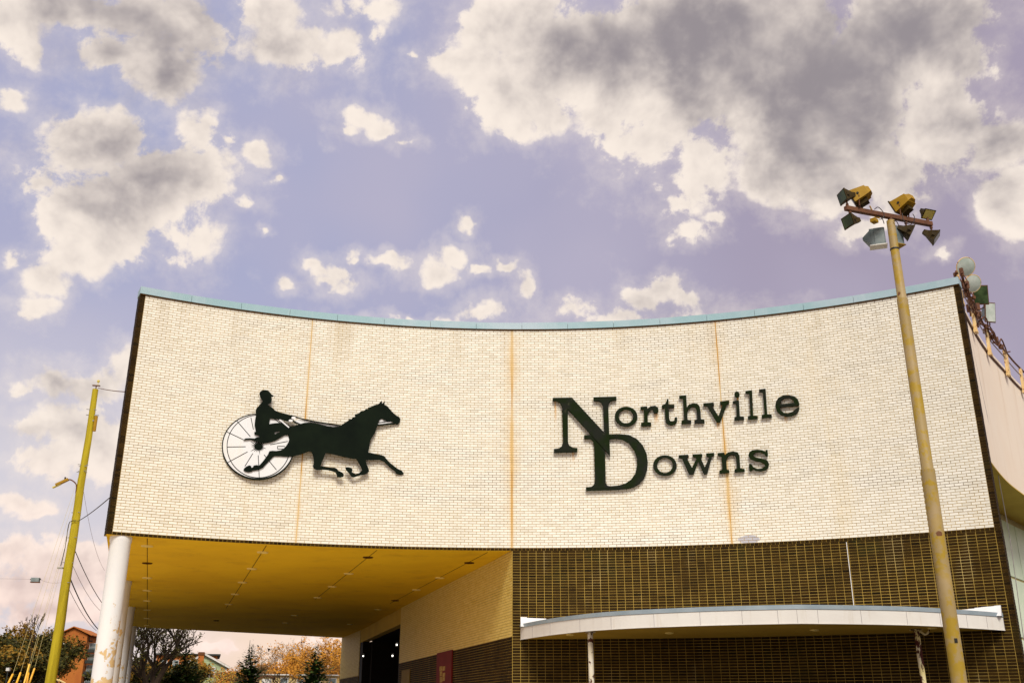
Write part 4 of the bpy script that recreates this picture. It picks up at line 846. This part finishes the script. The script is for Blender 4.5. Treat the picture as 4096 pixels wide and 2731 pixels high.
for k0 in range(0, len(T) - 3, 3):
    a, b = Ti[k0], Ti[k0 + 3]; t_ = (b - a).normalized(); n_ = Vector((t_.y, -t_.x, 0))
    for zz in range(4):
        z0_, z1_ = zz*1.85 + .04, zz*1.85 + 1.81
        if z1_ > ZG0 - .03: z1_ = ZG0 - .06
        P, Q = a + t_*.03, b - t_*.03
        MB().hexa([Vector((q.x, q.y, z)) for z in (z0_, z1_) for q in (P + n_*.035, Q + n_*.035, Q - n_*.02, P - n_*.02)]).build('mint_panel', 'mint', gw)
MB().prism([(p.x, p.y) for p in off_line(T, -1.62)[6:]] + [(T[-1].x - 8, T[-1].y + 6), (13.5, 44)], 0, ZG1 - .4).build('core', 'beige', gs)
# thin drain cable down the face
q0, q1 = off_line(T, .03)[7], off_line(T, .03)[9]
for (pa, pb, ya, yb) in (((3872, 1300), (3948, 1660), 25.3, 25.9), ((3948, 1660), (4040, 2150), 25.9, 27.2), ((4040, 2150), (4096, 2560), 27.2, 27.2)):
    P, Q = at_y(*pa, ya - .2), at_y(*pb, yb - .2); MB().tube([P, Q], .011, 5).build('hanging_cable', 'wire_grey', gs)
# railing brackets along the roof edge
Z7b = lambda x, y: (3600 + x*.4464, 950 + y*.4464)
def on_top(px, py): return at_h(px, py, 9.95)
for i, (x, y) in enumerate(((515, 555), (655, 805), (775, 1020), (945, 1205), (1075, 1365))):
    b = on_top(*Z7b(x, y)); j = min(range(len(T)), key=lambda k_: (T[k_] - Vector((b.x, b.y, 0))).length); tt = (T[min(j+1, len(T)-1)] - T[max(j-1, 0)]).normalized(); nn_ = Vector((tt.y, -tt.x, 0)); ang = math.atan2(tt.y, tt.x)
    c = T[j] + nn_*.10
    o = MB().box((c.x, c.y, ZG1 + .28), (.15, .08, .78), RZ(ang)).build('rail_bracket', 'bracket', gs)
    MB().box((c.x, c.y, ZG1 - .12), (.22, .10, .09), RZ(ang)).build('bracket_foot', 'bracket', o)
    if i == 3: MB().box((c.x + tt.x*.2, c.y + tt.y*.2, ZG1 + .26), (.09, .07, .66), RZ(ang) @ Matrix.Rotation(.15, 3, 'Y')).build('bracket_arm', 'bracket', o)
rl = off_line(T, .10)
MB().tube([Vector((p.x, p.y, ZG1 + .70)) for p in rl[4:]], .03, 8).build('rail', 'arm_rust', gs)
MB().tube([Vector((p.x, p.y, ZG1 + .42)) for p in rl[4:]], .018, 6).build('rail', 'wire_grey', gs)
rng = random.Random(3)
for k_ in range(5):
    pts = [Vector((p.x + rng.uniform(-.09, .09), p.y + rng.uniform(-.09, .09), ZG1 + .60 + rng.uniform(-.24, .18))) for p in off_line(T, .16)[4 + k_:22 - k_]]
    MB().tube(spline(pts, 3), .022, 5).build('conduit', 'arm_rust', gs)
for k_ in range(22):
    p = off_line(T, .14)[5 + k_ % 15]; MB().box((p.x + rng.uniform(-.1, .1), p.y, ZG1 + .60 + rng.uniform(-.25, .18)), (rng.uniform(.05, .14), .08, rng.uniform(.08, .24)), RZ(rng.random()*3)).build('clamp', 'arm_rust', gs)
# floodlights standing on the roof edge
def round_flood(px, py, dist, rad, face, tilt, label):
    c = at_y(px, py, dist); ax = Vector((math.sin(face)*math.cos(tilt), math.cos(face)*math.cos(tilt), math.sin(tilt)))
    t = thing('round_floodlight', label, 'floodlight', c - Vector((0, 0, rad + .25)), 'floodlights on the grandstand roof edge')
    prof = [(-.42, .10), (-.40, .16), (-.30, .30), (-.14, .72), (-.02, .97), (0, 1.0)]; n = 24; a = ax.orthogonal().normalized(); b = ax.cross(a); vs = []; fs = []
    for (d_, r_) in prof: vs += [c + ax*d_*rad*1.6 + (a*math.cos(2*PI*i/n) + b*math.sin(2*PI*i/n))*r_*rad for i in range(n)]
    for q in range(len(prof)-1): fs += [(q*n+i, q*n+(i+1) % n, (q+1)*n+(i+1) % n, (q+1)*n+i) for i in range(n)]
    fs.append(tuple(range(n))); MB().add(vs, fs).build('reflector', 'grey_panel', t, True)
    vs = []; fs = []
    for (d_, r_) in ((.0, 1.04), (.06, 1.04), (.08, .93), (.16, .6), (.19, .25)): vs += [c + ax*d_*rad + (a*math.cos(2*PI*i/n) + b*math.sin(2*PI*i/n))*r_*rad for i in range(n)]
    for q in range(4): fs += [(q*n+i, q*n+(i+1) % n, (q+1)*n+(i+1) % n, (q+1)*n+i) for i in range(n)]
    fs.append(tuple(range(4*n, 5*n))); MB().add(vs, fs).build('lens', 'lens', t, True)
    vs = [c + ax*.02*rad + (a*math.cos(2*PI*i/n) + b*math.sin(2*PI*i/n))*rad*1.07 for i in range(n+1)]; MB().tube(vs, .014, 5).build('lens_ring', 'bracket', t)
    MB().tube([c - ax*.68*rad*1.6, c - ax*.42*rad*1.5], [rad*.34, rad*.30], 12).build('lamp_socket', 'lamp_dark', t)
    MB().tube([c - ax*.5*rad + a*0, c - ax*.55*rad - Vector((.10, 0, rad*.5)), c - ax*.1 - Vector((0, 0, rad + .12)), c - Vector((0, 0, rad + .24))], .016, 6).build('yoke', 'arm_rust', t)
round_flood(*Z7b(588, 262), 25.1, .245, math.radians(176), math.radians(-28), 'upper round floodlight at the right end of the brick wall')
round_flood(*Z7b(650, 412), 25.9, .235, math.radians(172), math.radians(-28), 'lower round floodlight overlapping the dark square one')
def square_flood(px, py, dist, w, h, face, tilt, lens, label):
    c = at_y(px, py, dist); ax = Vector((math.sin(face)*math.cos(tilt), math.cos(face)*math.cos(tilt), math.sin(tilt))); Z = Vector((0, 0, 1)); r = ax.cross(Z).normalized(); u = r.cross(ax)
    t = thing('square_floodlight', label, 'floodlight', c - Vector((0, 0, h*.9)), 'floodlights on the grandstand roof edge')
    frustum(c - ax*.25, ax, Z, w*.55, h*.5, w, h, .24).build('housing', 'grey_panel', t); frustum(c - ax*.009, ax, Z, w*1.04, h*1.04, w*1.04, h*1.04, .035).build('frame', 'arm_rust', t); frustum(c + ax*.027, ax, Z, w*.94, h*.94, w*.94, h*.94, .008).build('lens', lens, t)
    MB().tube([c - ax*.25 + r*w*.5, c - ax*.28 + r*w*.42 - Z*h*.6, c - ax*.28 - Z*h*.75, c - ax*.28 - r*w*.42 - Z*h*.6, c - ax*.25 - r*w*.5], .022, 6).build('yoke', 'arm_rust', t)
    MB().tube([c - ax*.28 - Z*h*.75, c - ax*.28 - Z*h*1.05], .03, 6).build('stem', 'arm_rust', t)
square_flood(*Z7b(722, 515), 26.9, .42, .56, math.radians(182), math.radians(-12), 'lens_dark', 'square floodlight with dark green glass on the roof edge')
square_flood(*Z7b(805, 672), 28.2, .34, .60, math.radians(168), math.radians(-12), 'lens', 'square floodlight with pale glass, the rightmost on the roof edge')
square_flood(*Z7b(712, 690), 26.6, .22, .16, math.radians(120), math.radians(-35), 'lens_dark', 'small dark floodlight low on the roof rail below the square ones')

# ------------------------------------------------------------------ background: trees
def tree(name, label, base, height, trunk_r, spread, mats, seed, levels=4, leaves=1500, leaf=.16, crown0=.35, fork=2, up=.5, droop=0, group=None, tip=0.02, nb=3):
    r = random.Random(seed); t = thing(name, label, 'tree', base, group); trunk = MB(); tips = []
    def grow(p, d, ln, rad, lv):
        n = 4; pts = [p]; q = p.copy(); dd = d.copy(); wob = .05 if lv == 0 else .18
        for i in range(n):
            dd = (dd + Vector((r.uniform(-wob, wob), r.uniform(-wob, wob), r.uniform(-.06, .12)*up*2 - droop*(lv > 0)*.08))).normalized(); q = q + dd*ln/n; pts.append(q.copy())
        end = max(tip, rad*(.70 if lv < levels else .4))
        trunk.tube(pts, [rad + (end - rad)*i/n for i in range(n+1)], 7 if lv < 2 else 4, False)
        if lv >= 2: tips.extend((pts[2], pts[3], pts[4]))
        if lv < levels:
            a0 = r.uniform(0, 2*PI); cnt = nb + (r.random() < .4) + (lv == 0)
            for k in range(cnt):
                ang = a0 + 2*PI*k/cnt + r.uniform(-.5, .5); sp = r.uniform(.45, 1.05)*spread
                nd = (dd + Vector((math.cos(ang)*sp, math.sin(ang)*sp, r.uniform(-.1, .5)*up))).normalized()
                st = pts[-1] if k < 2 or lv == 0 else pts[r.choice((2, 3))]
                grow(st, nd, (height*(1 - crown0)*.42 if lv == 0 else ln*r.uniform(.60, .82)), end*r.uniform(.62, .88), lv + 1)
    grow(Vector(base), Vector((r.uniform(-.05, .05), 0, 1)), height*crown0, trunk_r, 0)
    zmax = max(v[2] for v in trunk.v) - base[2]; k = height/zmax
    trunk.v = [(base[0] + (x - base[0])*k, base[1] + (y - base[1])*k, base[2] + (z - base[2])*k) for x, y, z in trunk.v]
    trunk.build('trunk', mats[0], t, fix=False)
    m = MB(); B0 = Vector(base)
    for i in range(leaves):
        c = B0 + (r.choice(tips) - B0)*k + Vector((r.gauss(0, .35), r.gauss(0, .35), r.gauss(0, .3)))*leaf*3.2
        a = Vector((r.gauss(0, 1), r.gauss(0, 1), r.gauss(0, .6))).normalized(); b = a.orthogonal().normalized(); s_ = leaf*r.uniform(.5, 1.3)
        m.add([c - a*s_, c + b*s_*.5, c + a*s_, c - b*s_*.5], [(0, 1, 2, 3)])
    if leaves: m.build('crown', mats[1], t, fix=False)
    return t
def conifer(label, base, height, rad, seed, mat='needle', group=None):
    r = random.Random(seed); t = thing('conifer_tree', label, 'tree', base, group); B0 = Vector(base)
    MB().tube([B0, B0 + Vector((0, 0, height*.98))], [height*.022, .02], 8).build('trunk', 'bark', t)
    m = MB(); n = int(height*7)
    for i in range(n):
        f_ = (i + r.random())/n; z = height*(.06 + .94*f_); L0 = rad*(1 - f_)**.85*r.uniform(.65, 1.15) + .12
        for k in range(int(9 + 9*(1 - f_))):
            a = r.uniform(0, 2*PI); d = Vector((math.cos(a), math.sin(a), r.uniform(-.25, .25)))
            for j in range(4):
                s_ = (j + 1)/4; c = B0 + Vector((0, 0, z)) + d*L0*s_ + Vector((r.gauss(0, .06), r.gauss(0, .06), r.gauss(0, .08) - .10*s_*L0))*rad*.6
                x = Vector((d.y, -d.x, 0)).normalized(); w = max(L0, .5)*.19*r.uniform(.6, 1.3); e = d*w + Vector((0, 0, r.uniform(-.3, .45)*w))
                m.add([c - e, c + x*w*.55, c + e*1.1, c - x*w*.55], [(0, 1, 2, 3)])
    m.build('crown', mat, t, fix=False); return t
def gp(px, y, z=0., py=2620):              # ground point below a photo pixel at distance y
    d = ray(px, py); return Vector((d.x*y/d.y, y, z))
tree('big_tree', 'large dark half-bare tree with a forked trunk beyond the white columns', gp(612, 90, 0, 2731), 10.2, .58, .80, ('bark', 'leaf_dark'), 14, 5, 3800, .10, .30, up=.40, tip=.028)
conifer('pointed conifer just right of the big dark tree', gp(742, 96), CAMZ + 96*.0665, 3.3, 21)
conifer('dark conifer right of the green gabled house', gp(1005, 130), CAMZ + 130*.0600, 5.6, 22)
conifer('dark conifer nearest the far end of the inner brick wall', gp(1262, 125), CAMZ + 125*.0605, 4.6, 23)
tree('bush', 'low dark olive tree filling the space below the big dark tree', gp(690, 100), 6.6, .16, 1.1, ('bark', 'leaf_olive'), 31, 4, 4200, .22, .14)
tree('bush', 'dark shrubby tree directly beside the last white column', gp(562, 104), 7.0, .16, 1.1, ('bark', 'leaf_dark'), 32, 4, 4000, .22, .14)
tree('bush', 'dark green bush between the big tree and the pointed conifer', gp(650, 97), 5.9, .14, 1.1, ('bark', 'leaf_dark'), 35, 4, 3600, .20, .12)
tree('shrub', 'yellow-green sapling in front of the green gabled house', gp(880, 120), 6.6, .07, .8, ('bark_grey', 'leaf_yellow'), 33, 4, 220, .10, .2)
tree('shrub', 'yellowish sapling between the orange chimney and the big tree', gp(772, 118), 6.2, .07, .8, ('bark_grey', 'leaf_yellow'), 34, 4, 900, .11, .2)
AUT = 'orange autumn trees behind the drive-through'
for i, (px, y, h, lab) in enumerate(((946, 150, 8.0, 'orange bush-like tree just right of the green house'), (978, 155, 7.6, 'orange tree half hidden behind the middle conifer'), (1075, 150, 7.2, 'orange tree right of the middle conifer'), (1118, 152, 8.9, 'rounded orange tree left of the spreading one'), (1165, 150, 9.2, 'dense orange tree below the spreading one'), (1225, 158, 9.8, 'orange tree just left of the right conifer'), (1305, 150, 11.0, 'orange tree closest to the far inner wall'), (1338, 140, 12.6, 'tall orange tree cut by the edge of the far inner wall'))):
    tree('autumn_tree', lab, gp(px, y), h, .16, .9, ('bark_grey', 'leaf_orange'), 50 + i, 4, 3600, .17, .16, group=AUT)
tree('autumn_tree', 'tall spreading orange tree with open branches against the sky', gp(1195, 165), 12.8, .22, 1.25, ('bark_grey', 'leaf_orange'), 66, 5, 2200, .16, .30, group=AUT)
tree('bare_tree', 'leafless pale tree right of the middle conifer', gp(1064, 140), 8.4, .10, .6, ('bark_grey', 'leaf_orange'), 71, 5, 0, .1, .35, tip=.015)
tree('bare_tree', 'low leafless branching tree in front of the cream far wall', gp(1130, 110), 5.6, .10, 1.0, ('bark', 'leaf_orange'), 72, 4, 0, .1, .45, tip=.025)
WL = 'trees of the wood at the lower left'
for i, (px, y, h, ty, lab) in enumerate(((-15, 200, 15.4, 'o', 'orange-brown tree at the left edge of the picture'), (28, 190, 14.6, 'd', 'dark green tree second from the left edge'), (62, 185, 14.4, 'd', 'dark green tree behind the leftmost guy wire'), (95, 195, 17.2, 'l', 'olive tree behind the second guy wire'), (128, 205, 17.0, 'l', 'olive tree behind the tall guy guard'), (160, 195, 15.6, 'd', 'dark tree just left of the utility pole foot'), (185, 205, 16.2, 'l', 'olive tree hidden partly by the utility pole'), (5, 175, 12.5, 'l', 'low olive tree in front at the left edge'), (60, 172, 11.5, 'l', 'low olive tree behind the first two guy guards'), (120, 170, 11.0, 'd', 'low dark tree in front of the wood'))):
    tree('woodland_tree', lab, gp(px, y), h, .24, .9, ('bark', {'o': 'leaf_orange', 'd': 'leaf_dark', 'l': 'leaf_olive'}[ty]), 80 + i, 4, 4200, .30, .16, group=WL)
tree('bare_tree', 'thin leafless treetop sticking out above the wood left of the pole', gp(112, 150), CAMZ + 150*.0915, .10, .38, ('bark', 'leaf_dark'), 95, 4, 0, .1, .72, tip=.03, nb=2)

# ------------------------------------------------------------------ background: buildings
def wbox(m, P, u, v, x0, x1, d0, d1, z0, z1):        # box in a frame: along u, depth v
    m.hexa([P + u*x + v*d + Vector((0, 0, z)) for z in (z0, z1) for x, d in ((x0, d0), (x1, d0), (x1, d1), (x0, d1))]); return m
def gable(m, P, u, v, x0, x1, d0, d1, z0, ze, zr):
    c = [(x0, ze), (x1, ze), ((x0+x1)/2, zr)]; vs = []
    for d in (d0, d1): vs += [P + u*x + v*d + Vector((0, 0, z)) for x, z in ((x0, z0), (x1, z0), (x1, ze), ((x0+x1)/2, zr), (x0, ze))]
    return m.add(vs, [(0, 1, 2, 3, 4), (9, 8, 7, 6, 5)] + [(i, (i+1) % 5, 5 + (i+1) % 5, 5 + i) for i in range(5)])
def window(parent, P, u, v, x, z, w, h, glass='far_glass'):
    m = MB(); b = .10
    wbox(m, P, u, v, x - w/2 - b, x + w/2 + b, -.06, .02, z - b, z); wbox(m, P, u, v, x - w/2 - b, x + w/2 + b, -.06, .02, z + h, z + h + b)
    wbox(m, P, u, v, x - w/2 - b, x - w/2, -.06, .02, z, z + h); wbox(m, P, u, v, x + w/2, x + w/2 + b, -.06, .02, z, z + h); wbox(m, P, u, v, x - w/2, x + w/2, -.05, .02, z + h*.48, z + h*.53)
    o = m.build('window', 'trim_white', parent); m = MB(); wbox(m, P, u, v, x - w/2, x + w/2, -.02, .015, z, z + h); m.build('pane', glass, o)
# tall brick apartment house
Y0 = 285; u = Vector((1, .12, 0)).normalized(); v = Vector((-u.y, u.x, 0)); sc = Y0*1.03/F
Pa = gp(301, Y0, 0, 2530); zr = at_y(297, 2506, Y0).z; ze = at_y(337, 2534, Y0).z; hw = 4.1
ap = thing('apartment_house', 'tall orange brick apartment house with a gable and stacked dark balconies', 'building', Pa)
gable(MB(), Pa, u, v, -hw, hw*.62 + .8, 0, 16, 0, ze - .3, zr - .25).build('wall', 'orange_brick_far', ap)
rf = MB()
for s_, x_e in ((-1, -hw - .9), (1, hw*.62 + 2.2)):
    xm = (-hw + hw*.62 + .8)/2; rf.hexa([Pa + u*x + v*d + Vector((0, 0, z)) for dz in (0, .25) for x, d, z in ((xm, -.8, zr - .1 + dz), (x_e, -.8, ze - .5 + dz), (x_e, 16.5, ze - .5 + dz), (xm, 16.5, zr - .1 + dz))])
rf.build('roof', 'orange_brick_far', ap)
m = MB(); wbox(m, Pa, u, v, hw*.62 + .82, hw*.62 + 5.6, 2.5, 14, 0, ze - 8.2); side = m.build('side_wing', 'roof_far', ap)
for i in range(5):
    z = at_y(325, 2598, Y0).z - i*2.9
    window(side, Pa + v*2.5, u, v, hw*.62 + 2.3, z, 2.3, 1.9)
    m = MB(); wbox(m, Pa, u, v, hw*.62 + .85, hw*.62 + 4.2, .9, 2.49, z - .55, z - .45); wbox(m, Pa, u, v, hw*.62 + .85, hw*.62 + 4.2, .85, .95, z - .44, z + .3); m.build('balcony', 'balcony', ap)
for (x, y) in ((252, 2583), (250, 2617)): q = at_y(x, y, Y0); window(ap, Pa, u, v, (q - Pa).dot(u), q.z - .7, 1.5, 1.5 if y < 2600 else .5, 'trim_white')
for (a, b) in (((333, 2535), (356, 2537)), ((356, 2537), (357, 2562)), ((357, 2562), (370, 2562))):
    MB().tube([at_y(*a, Y0 + 2), at_y(*b, Y0 + 2)], .18, 5).build('gutter_pipe', 'balcony', ap)
# green gabled house with brick chimney
Y1 = 160; Ph = gp(817, Y1, 0, 2640); v = Vector((Ph.x, Ph.y, 0)).normalized(); u = Vector((v.y, -v.x, 0))
zr, ze = at_y(817, 2616, Y1).z, at_y(900, 2662, Y1).z; hw = (900 - 817)*Y1/F*1.02
hs = thing('green_house', 'pale green gabled house with white trim behind the drive-through', 'house', Ph)
gable(MB(), Ph, u, v, -hw, hw, 0, 12, 0, ze, zr).build('wall', 'green_siding', hs)
for i in range(int((zr - 5.0)/.32)):
    z = 5.0 + i*.32; half = hw if z < ze else hw*(zr - z)/(zr - ze)
    if half > .3: m = MB(); wbox(m, Ph, u, v, -half + .02, half - .02, -.035, .01, z, z + .29); m.build('siding_board', 'green_siding', hs)
for s_ in (-1, 1):
    m = MB(); m.hexa([Ph + u*x + v*d + Vector((0, 0, z)) for dz in (0, .22) for x, d, z in ((0, -.4, zr + .02 + dz), (s_*(hw + .5), -.4, ze - .28 + dz), (s_*(hw + .5), 12.3, ze - .28 + dz), (0, 12.3, zr + .02 + dz))])
    m.build('roof_slope', 'roof_far', hs)
    m = MB(); m.hexa([Ph + u*x + v*d + Vector((0, 0, z)) for dz in (0, .30) for x, d, z in ((0, -.52, zr - .1 + dz), (s_*(hw + .5), -.52, ze - .40 + dz), (s_*(hw + .5), -.42, ze - .40 + dz), (0, -.42, zr - .1 + dz))]); m.build('barge_board', 'trim_white', hs)
q = at_y(845, 2704, Y1); window(hs, Ph - v*.04, u, v, (q - Ph).dot(u), q.z, .78, 1.30)
m = MB(); wbox(m, Ph, u, v, hw - .15, hw + .05, -.08, .08, 0, ze - .3); m.build('corner_board', 'trim_white', hs)
Pc = gp(805, 135); zt = at_y(805, 2606, 135).z
ch = thing('brick_chimney', 'tall orange brick chimney stack in front of the green house', 'chimney', Pc)
m = MB(); wbox(m, Pc, u, v, -.36, .36, 0, .72, 0, zt - .35); m.build('stack', 'orange_brick_far', ch); m = MB(); wbox(m, Pc, u, v, -.46, .46, -.1, .82, zt - .348, zt - .12); wbox(m, Pc, u, v, -.40, .40, -.04, .76, zt - .118, zt); m.build('cap', 'roof_far', ch)
# flat roofed brick building behind
Y2 = 190; Pb = gp(760, Y2); zt = at_y(760, 2613, Y2).z; xl, xr = (640 - 760)*Y2/F, (862 - 760)*Y2/F
fb = thing('flat_brick_building', 'low orange brick building with a flat dark roof edge behind the green house', 'building', Pb)
m = MB(); wbox(m, Pb, u, v, xl, xr, 0, 12, 0, zt - .3); m.build('wall', 'orange_brick_far', fb); m = MB(); wbox(m, Pb, u, v, xl - .6, xr + .5, -.6, 12.6, zt - .298, zt); m.build('roof', 'balcony', fb)
for i in range(2): window(fb, Pb, u, v, xl + 1.4 + i*2.0, zt - 2.2, .9, 1.0)
# cream low building and kiosk
Y3 = 145; Pk = gp(1215, Y3); zt = at_y(1215, 2700, Y3).z
cb = thing('cream_building', 'long low cream building behind the bare tree', 'building', Pk)
m = MB(); wbox(m, Pk, u, v, -6.2, 6.0, 0, 8, 0, zt); m.build('wall', 'cream_wall', cb); m = MB(); wbox(m, Pk, u, v, -6.5, 6.3, -.4, 8.4, zt + .002, zt + .15); m.build('roof', 'trim_white', cb)
for i in range(5): window(cb, Pk, u, v, -4.6 + i*2.2, zt - 1.5, .9, 1.1)
Y4 = 115; Pk = gp(1075, Y4); z0 = at_y(1075, 2712, Y4).z; za = at_y(1075, 2697, Y4).z
kk = thing('kiosk', 'small kiosk with a brown gable roof and a white board', 'kiosk', Pk)
gable(MB(), Pk, u, v, -.75, .75, 0, 1.5, 0, z0 - .02, za - .12).build('body', 'cream_wall', kk); m = MB(); wbox(m, Pk, u, v, -.52, .52, -.05, -.002, z0 - .45, z0 - .04); m.build('board', 'trim_white', kk)
for s_ in (-1, 1): m = MB(); m.hexa([Pk + u*x + v*d + Vector((0, 0, z)) for dz in (0, .1) for x, d, z in ((0, -.2, za - .1 + dz), (s_*.95, -.2, z0 - .05 + dz), (s_*.95, 1.7, z0 - .05 + dz), (0, 1.7, za - .1 + dz))]); m.build('roof_slope', 'roof_far', kk)
# radio mast behind the conifer, post lamp at the left
p = gp(995, 150); ms = thing('antenna_mast', 'thin mast rising behind the middle conifer', 'mast', p); zt = at_y(996, 2559, 150).z
MB().tube([p, p + Vector((0, 0, zt*.75))], [.06, .05], 6).build('lower_tube', 'wire_grey', ms); MB().tube([p + Vector((0, 0, zt*.75)), p + Vector((0, 0, zt))], [.06, .03], 6).build('aerial', 'balcony', ms)
p = gp(42, 110); pl_ = thing('post_lamp', 'short dark post with a white lantern in front of the wood', 'lamp post', p); zt = at_y(43, 2668, 110).z
MB().tube([p, p + Vector((0, 0, zt - .35))], [.07, .05], 8).build('post', 'balcony', pl_); MB().box(p + Vector((0, 0, zt - .17)), (.32, .32, .34)).build('lantern', 'trim_white', pl_); MB().box(p + Vector((0, 0, zt + .025)), (.40, .40, .04)).build('cap', 'balcony', pl_)
# timber fence at the foot of the apartment house
p = gp(232, 60); fe = thing('timber_fence', 'short pale timber rail at the foot of the utility pole', 'fence', p)
for (a, b) in (((215, 2709), (237, 2722)), ((234, 2717), (262, 2731))): MB().tube([at_y(*a, 60), at_y(*b, 60)], .05, 6).build('rail', 'cream_wall', fe)
for x in (216, 228, 240): q = at_y(x, 2720, 60); MB().tube([(q.x, 60.1, 0), (q.x, 60.1, q.z)], .05, 6).build('post', 'roof_far', fe)
# two birds in the gap
def bird(px, py, y, s_, roll, label):
    c = at_y(px, py, y); t = thing('bird', label, 'bird', c, 'birds in flight under the canopy'); R2 = Matrix.Rotation(roll, 3, 'Y')
    MB().tube([c + R2 @ Vector(q)*s_ for q in ((-.5, 0, 0), (-.3, 0, .03), (0, 0, .04), (.28, 0, .03), (.42, 0, .05), (.5, 0, .04))], [.02*s_, .07*s_, .11*s_, .08*s_, .06*s_, .01*s_], 8).build('body', 'feather', t)
    for k in (-1, 1): MB().add([c + R2 @ Vector(q)*s_ for q in ((.2, 0, .05), (-.15, 0, .05), (-.25, k*.35, .25), (-.1, k*.75, .4), (.12, k*.45, .3), (.2, 0, .075), (-.15, 0, .075), (-.25, k*.35, .27), (-.1, k*.75, .415), (.12, k*.45, .32))], [(0, 1, 2, 3, 4), (9, 8, 7, 6, 5)] + [(i, (i+1) % 5, 5+(i+1) % 5, 5+i) for i in range(5)]).build('wing', 'feather', t)
bird(1032, 2584, 70, .20, .3, 'small bird flying just right of the conifer tip'); bird(1072.5, 2598, 70, .32, 1.2, 'larger bird with raised wings, right of the smaller one')
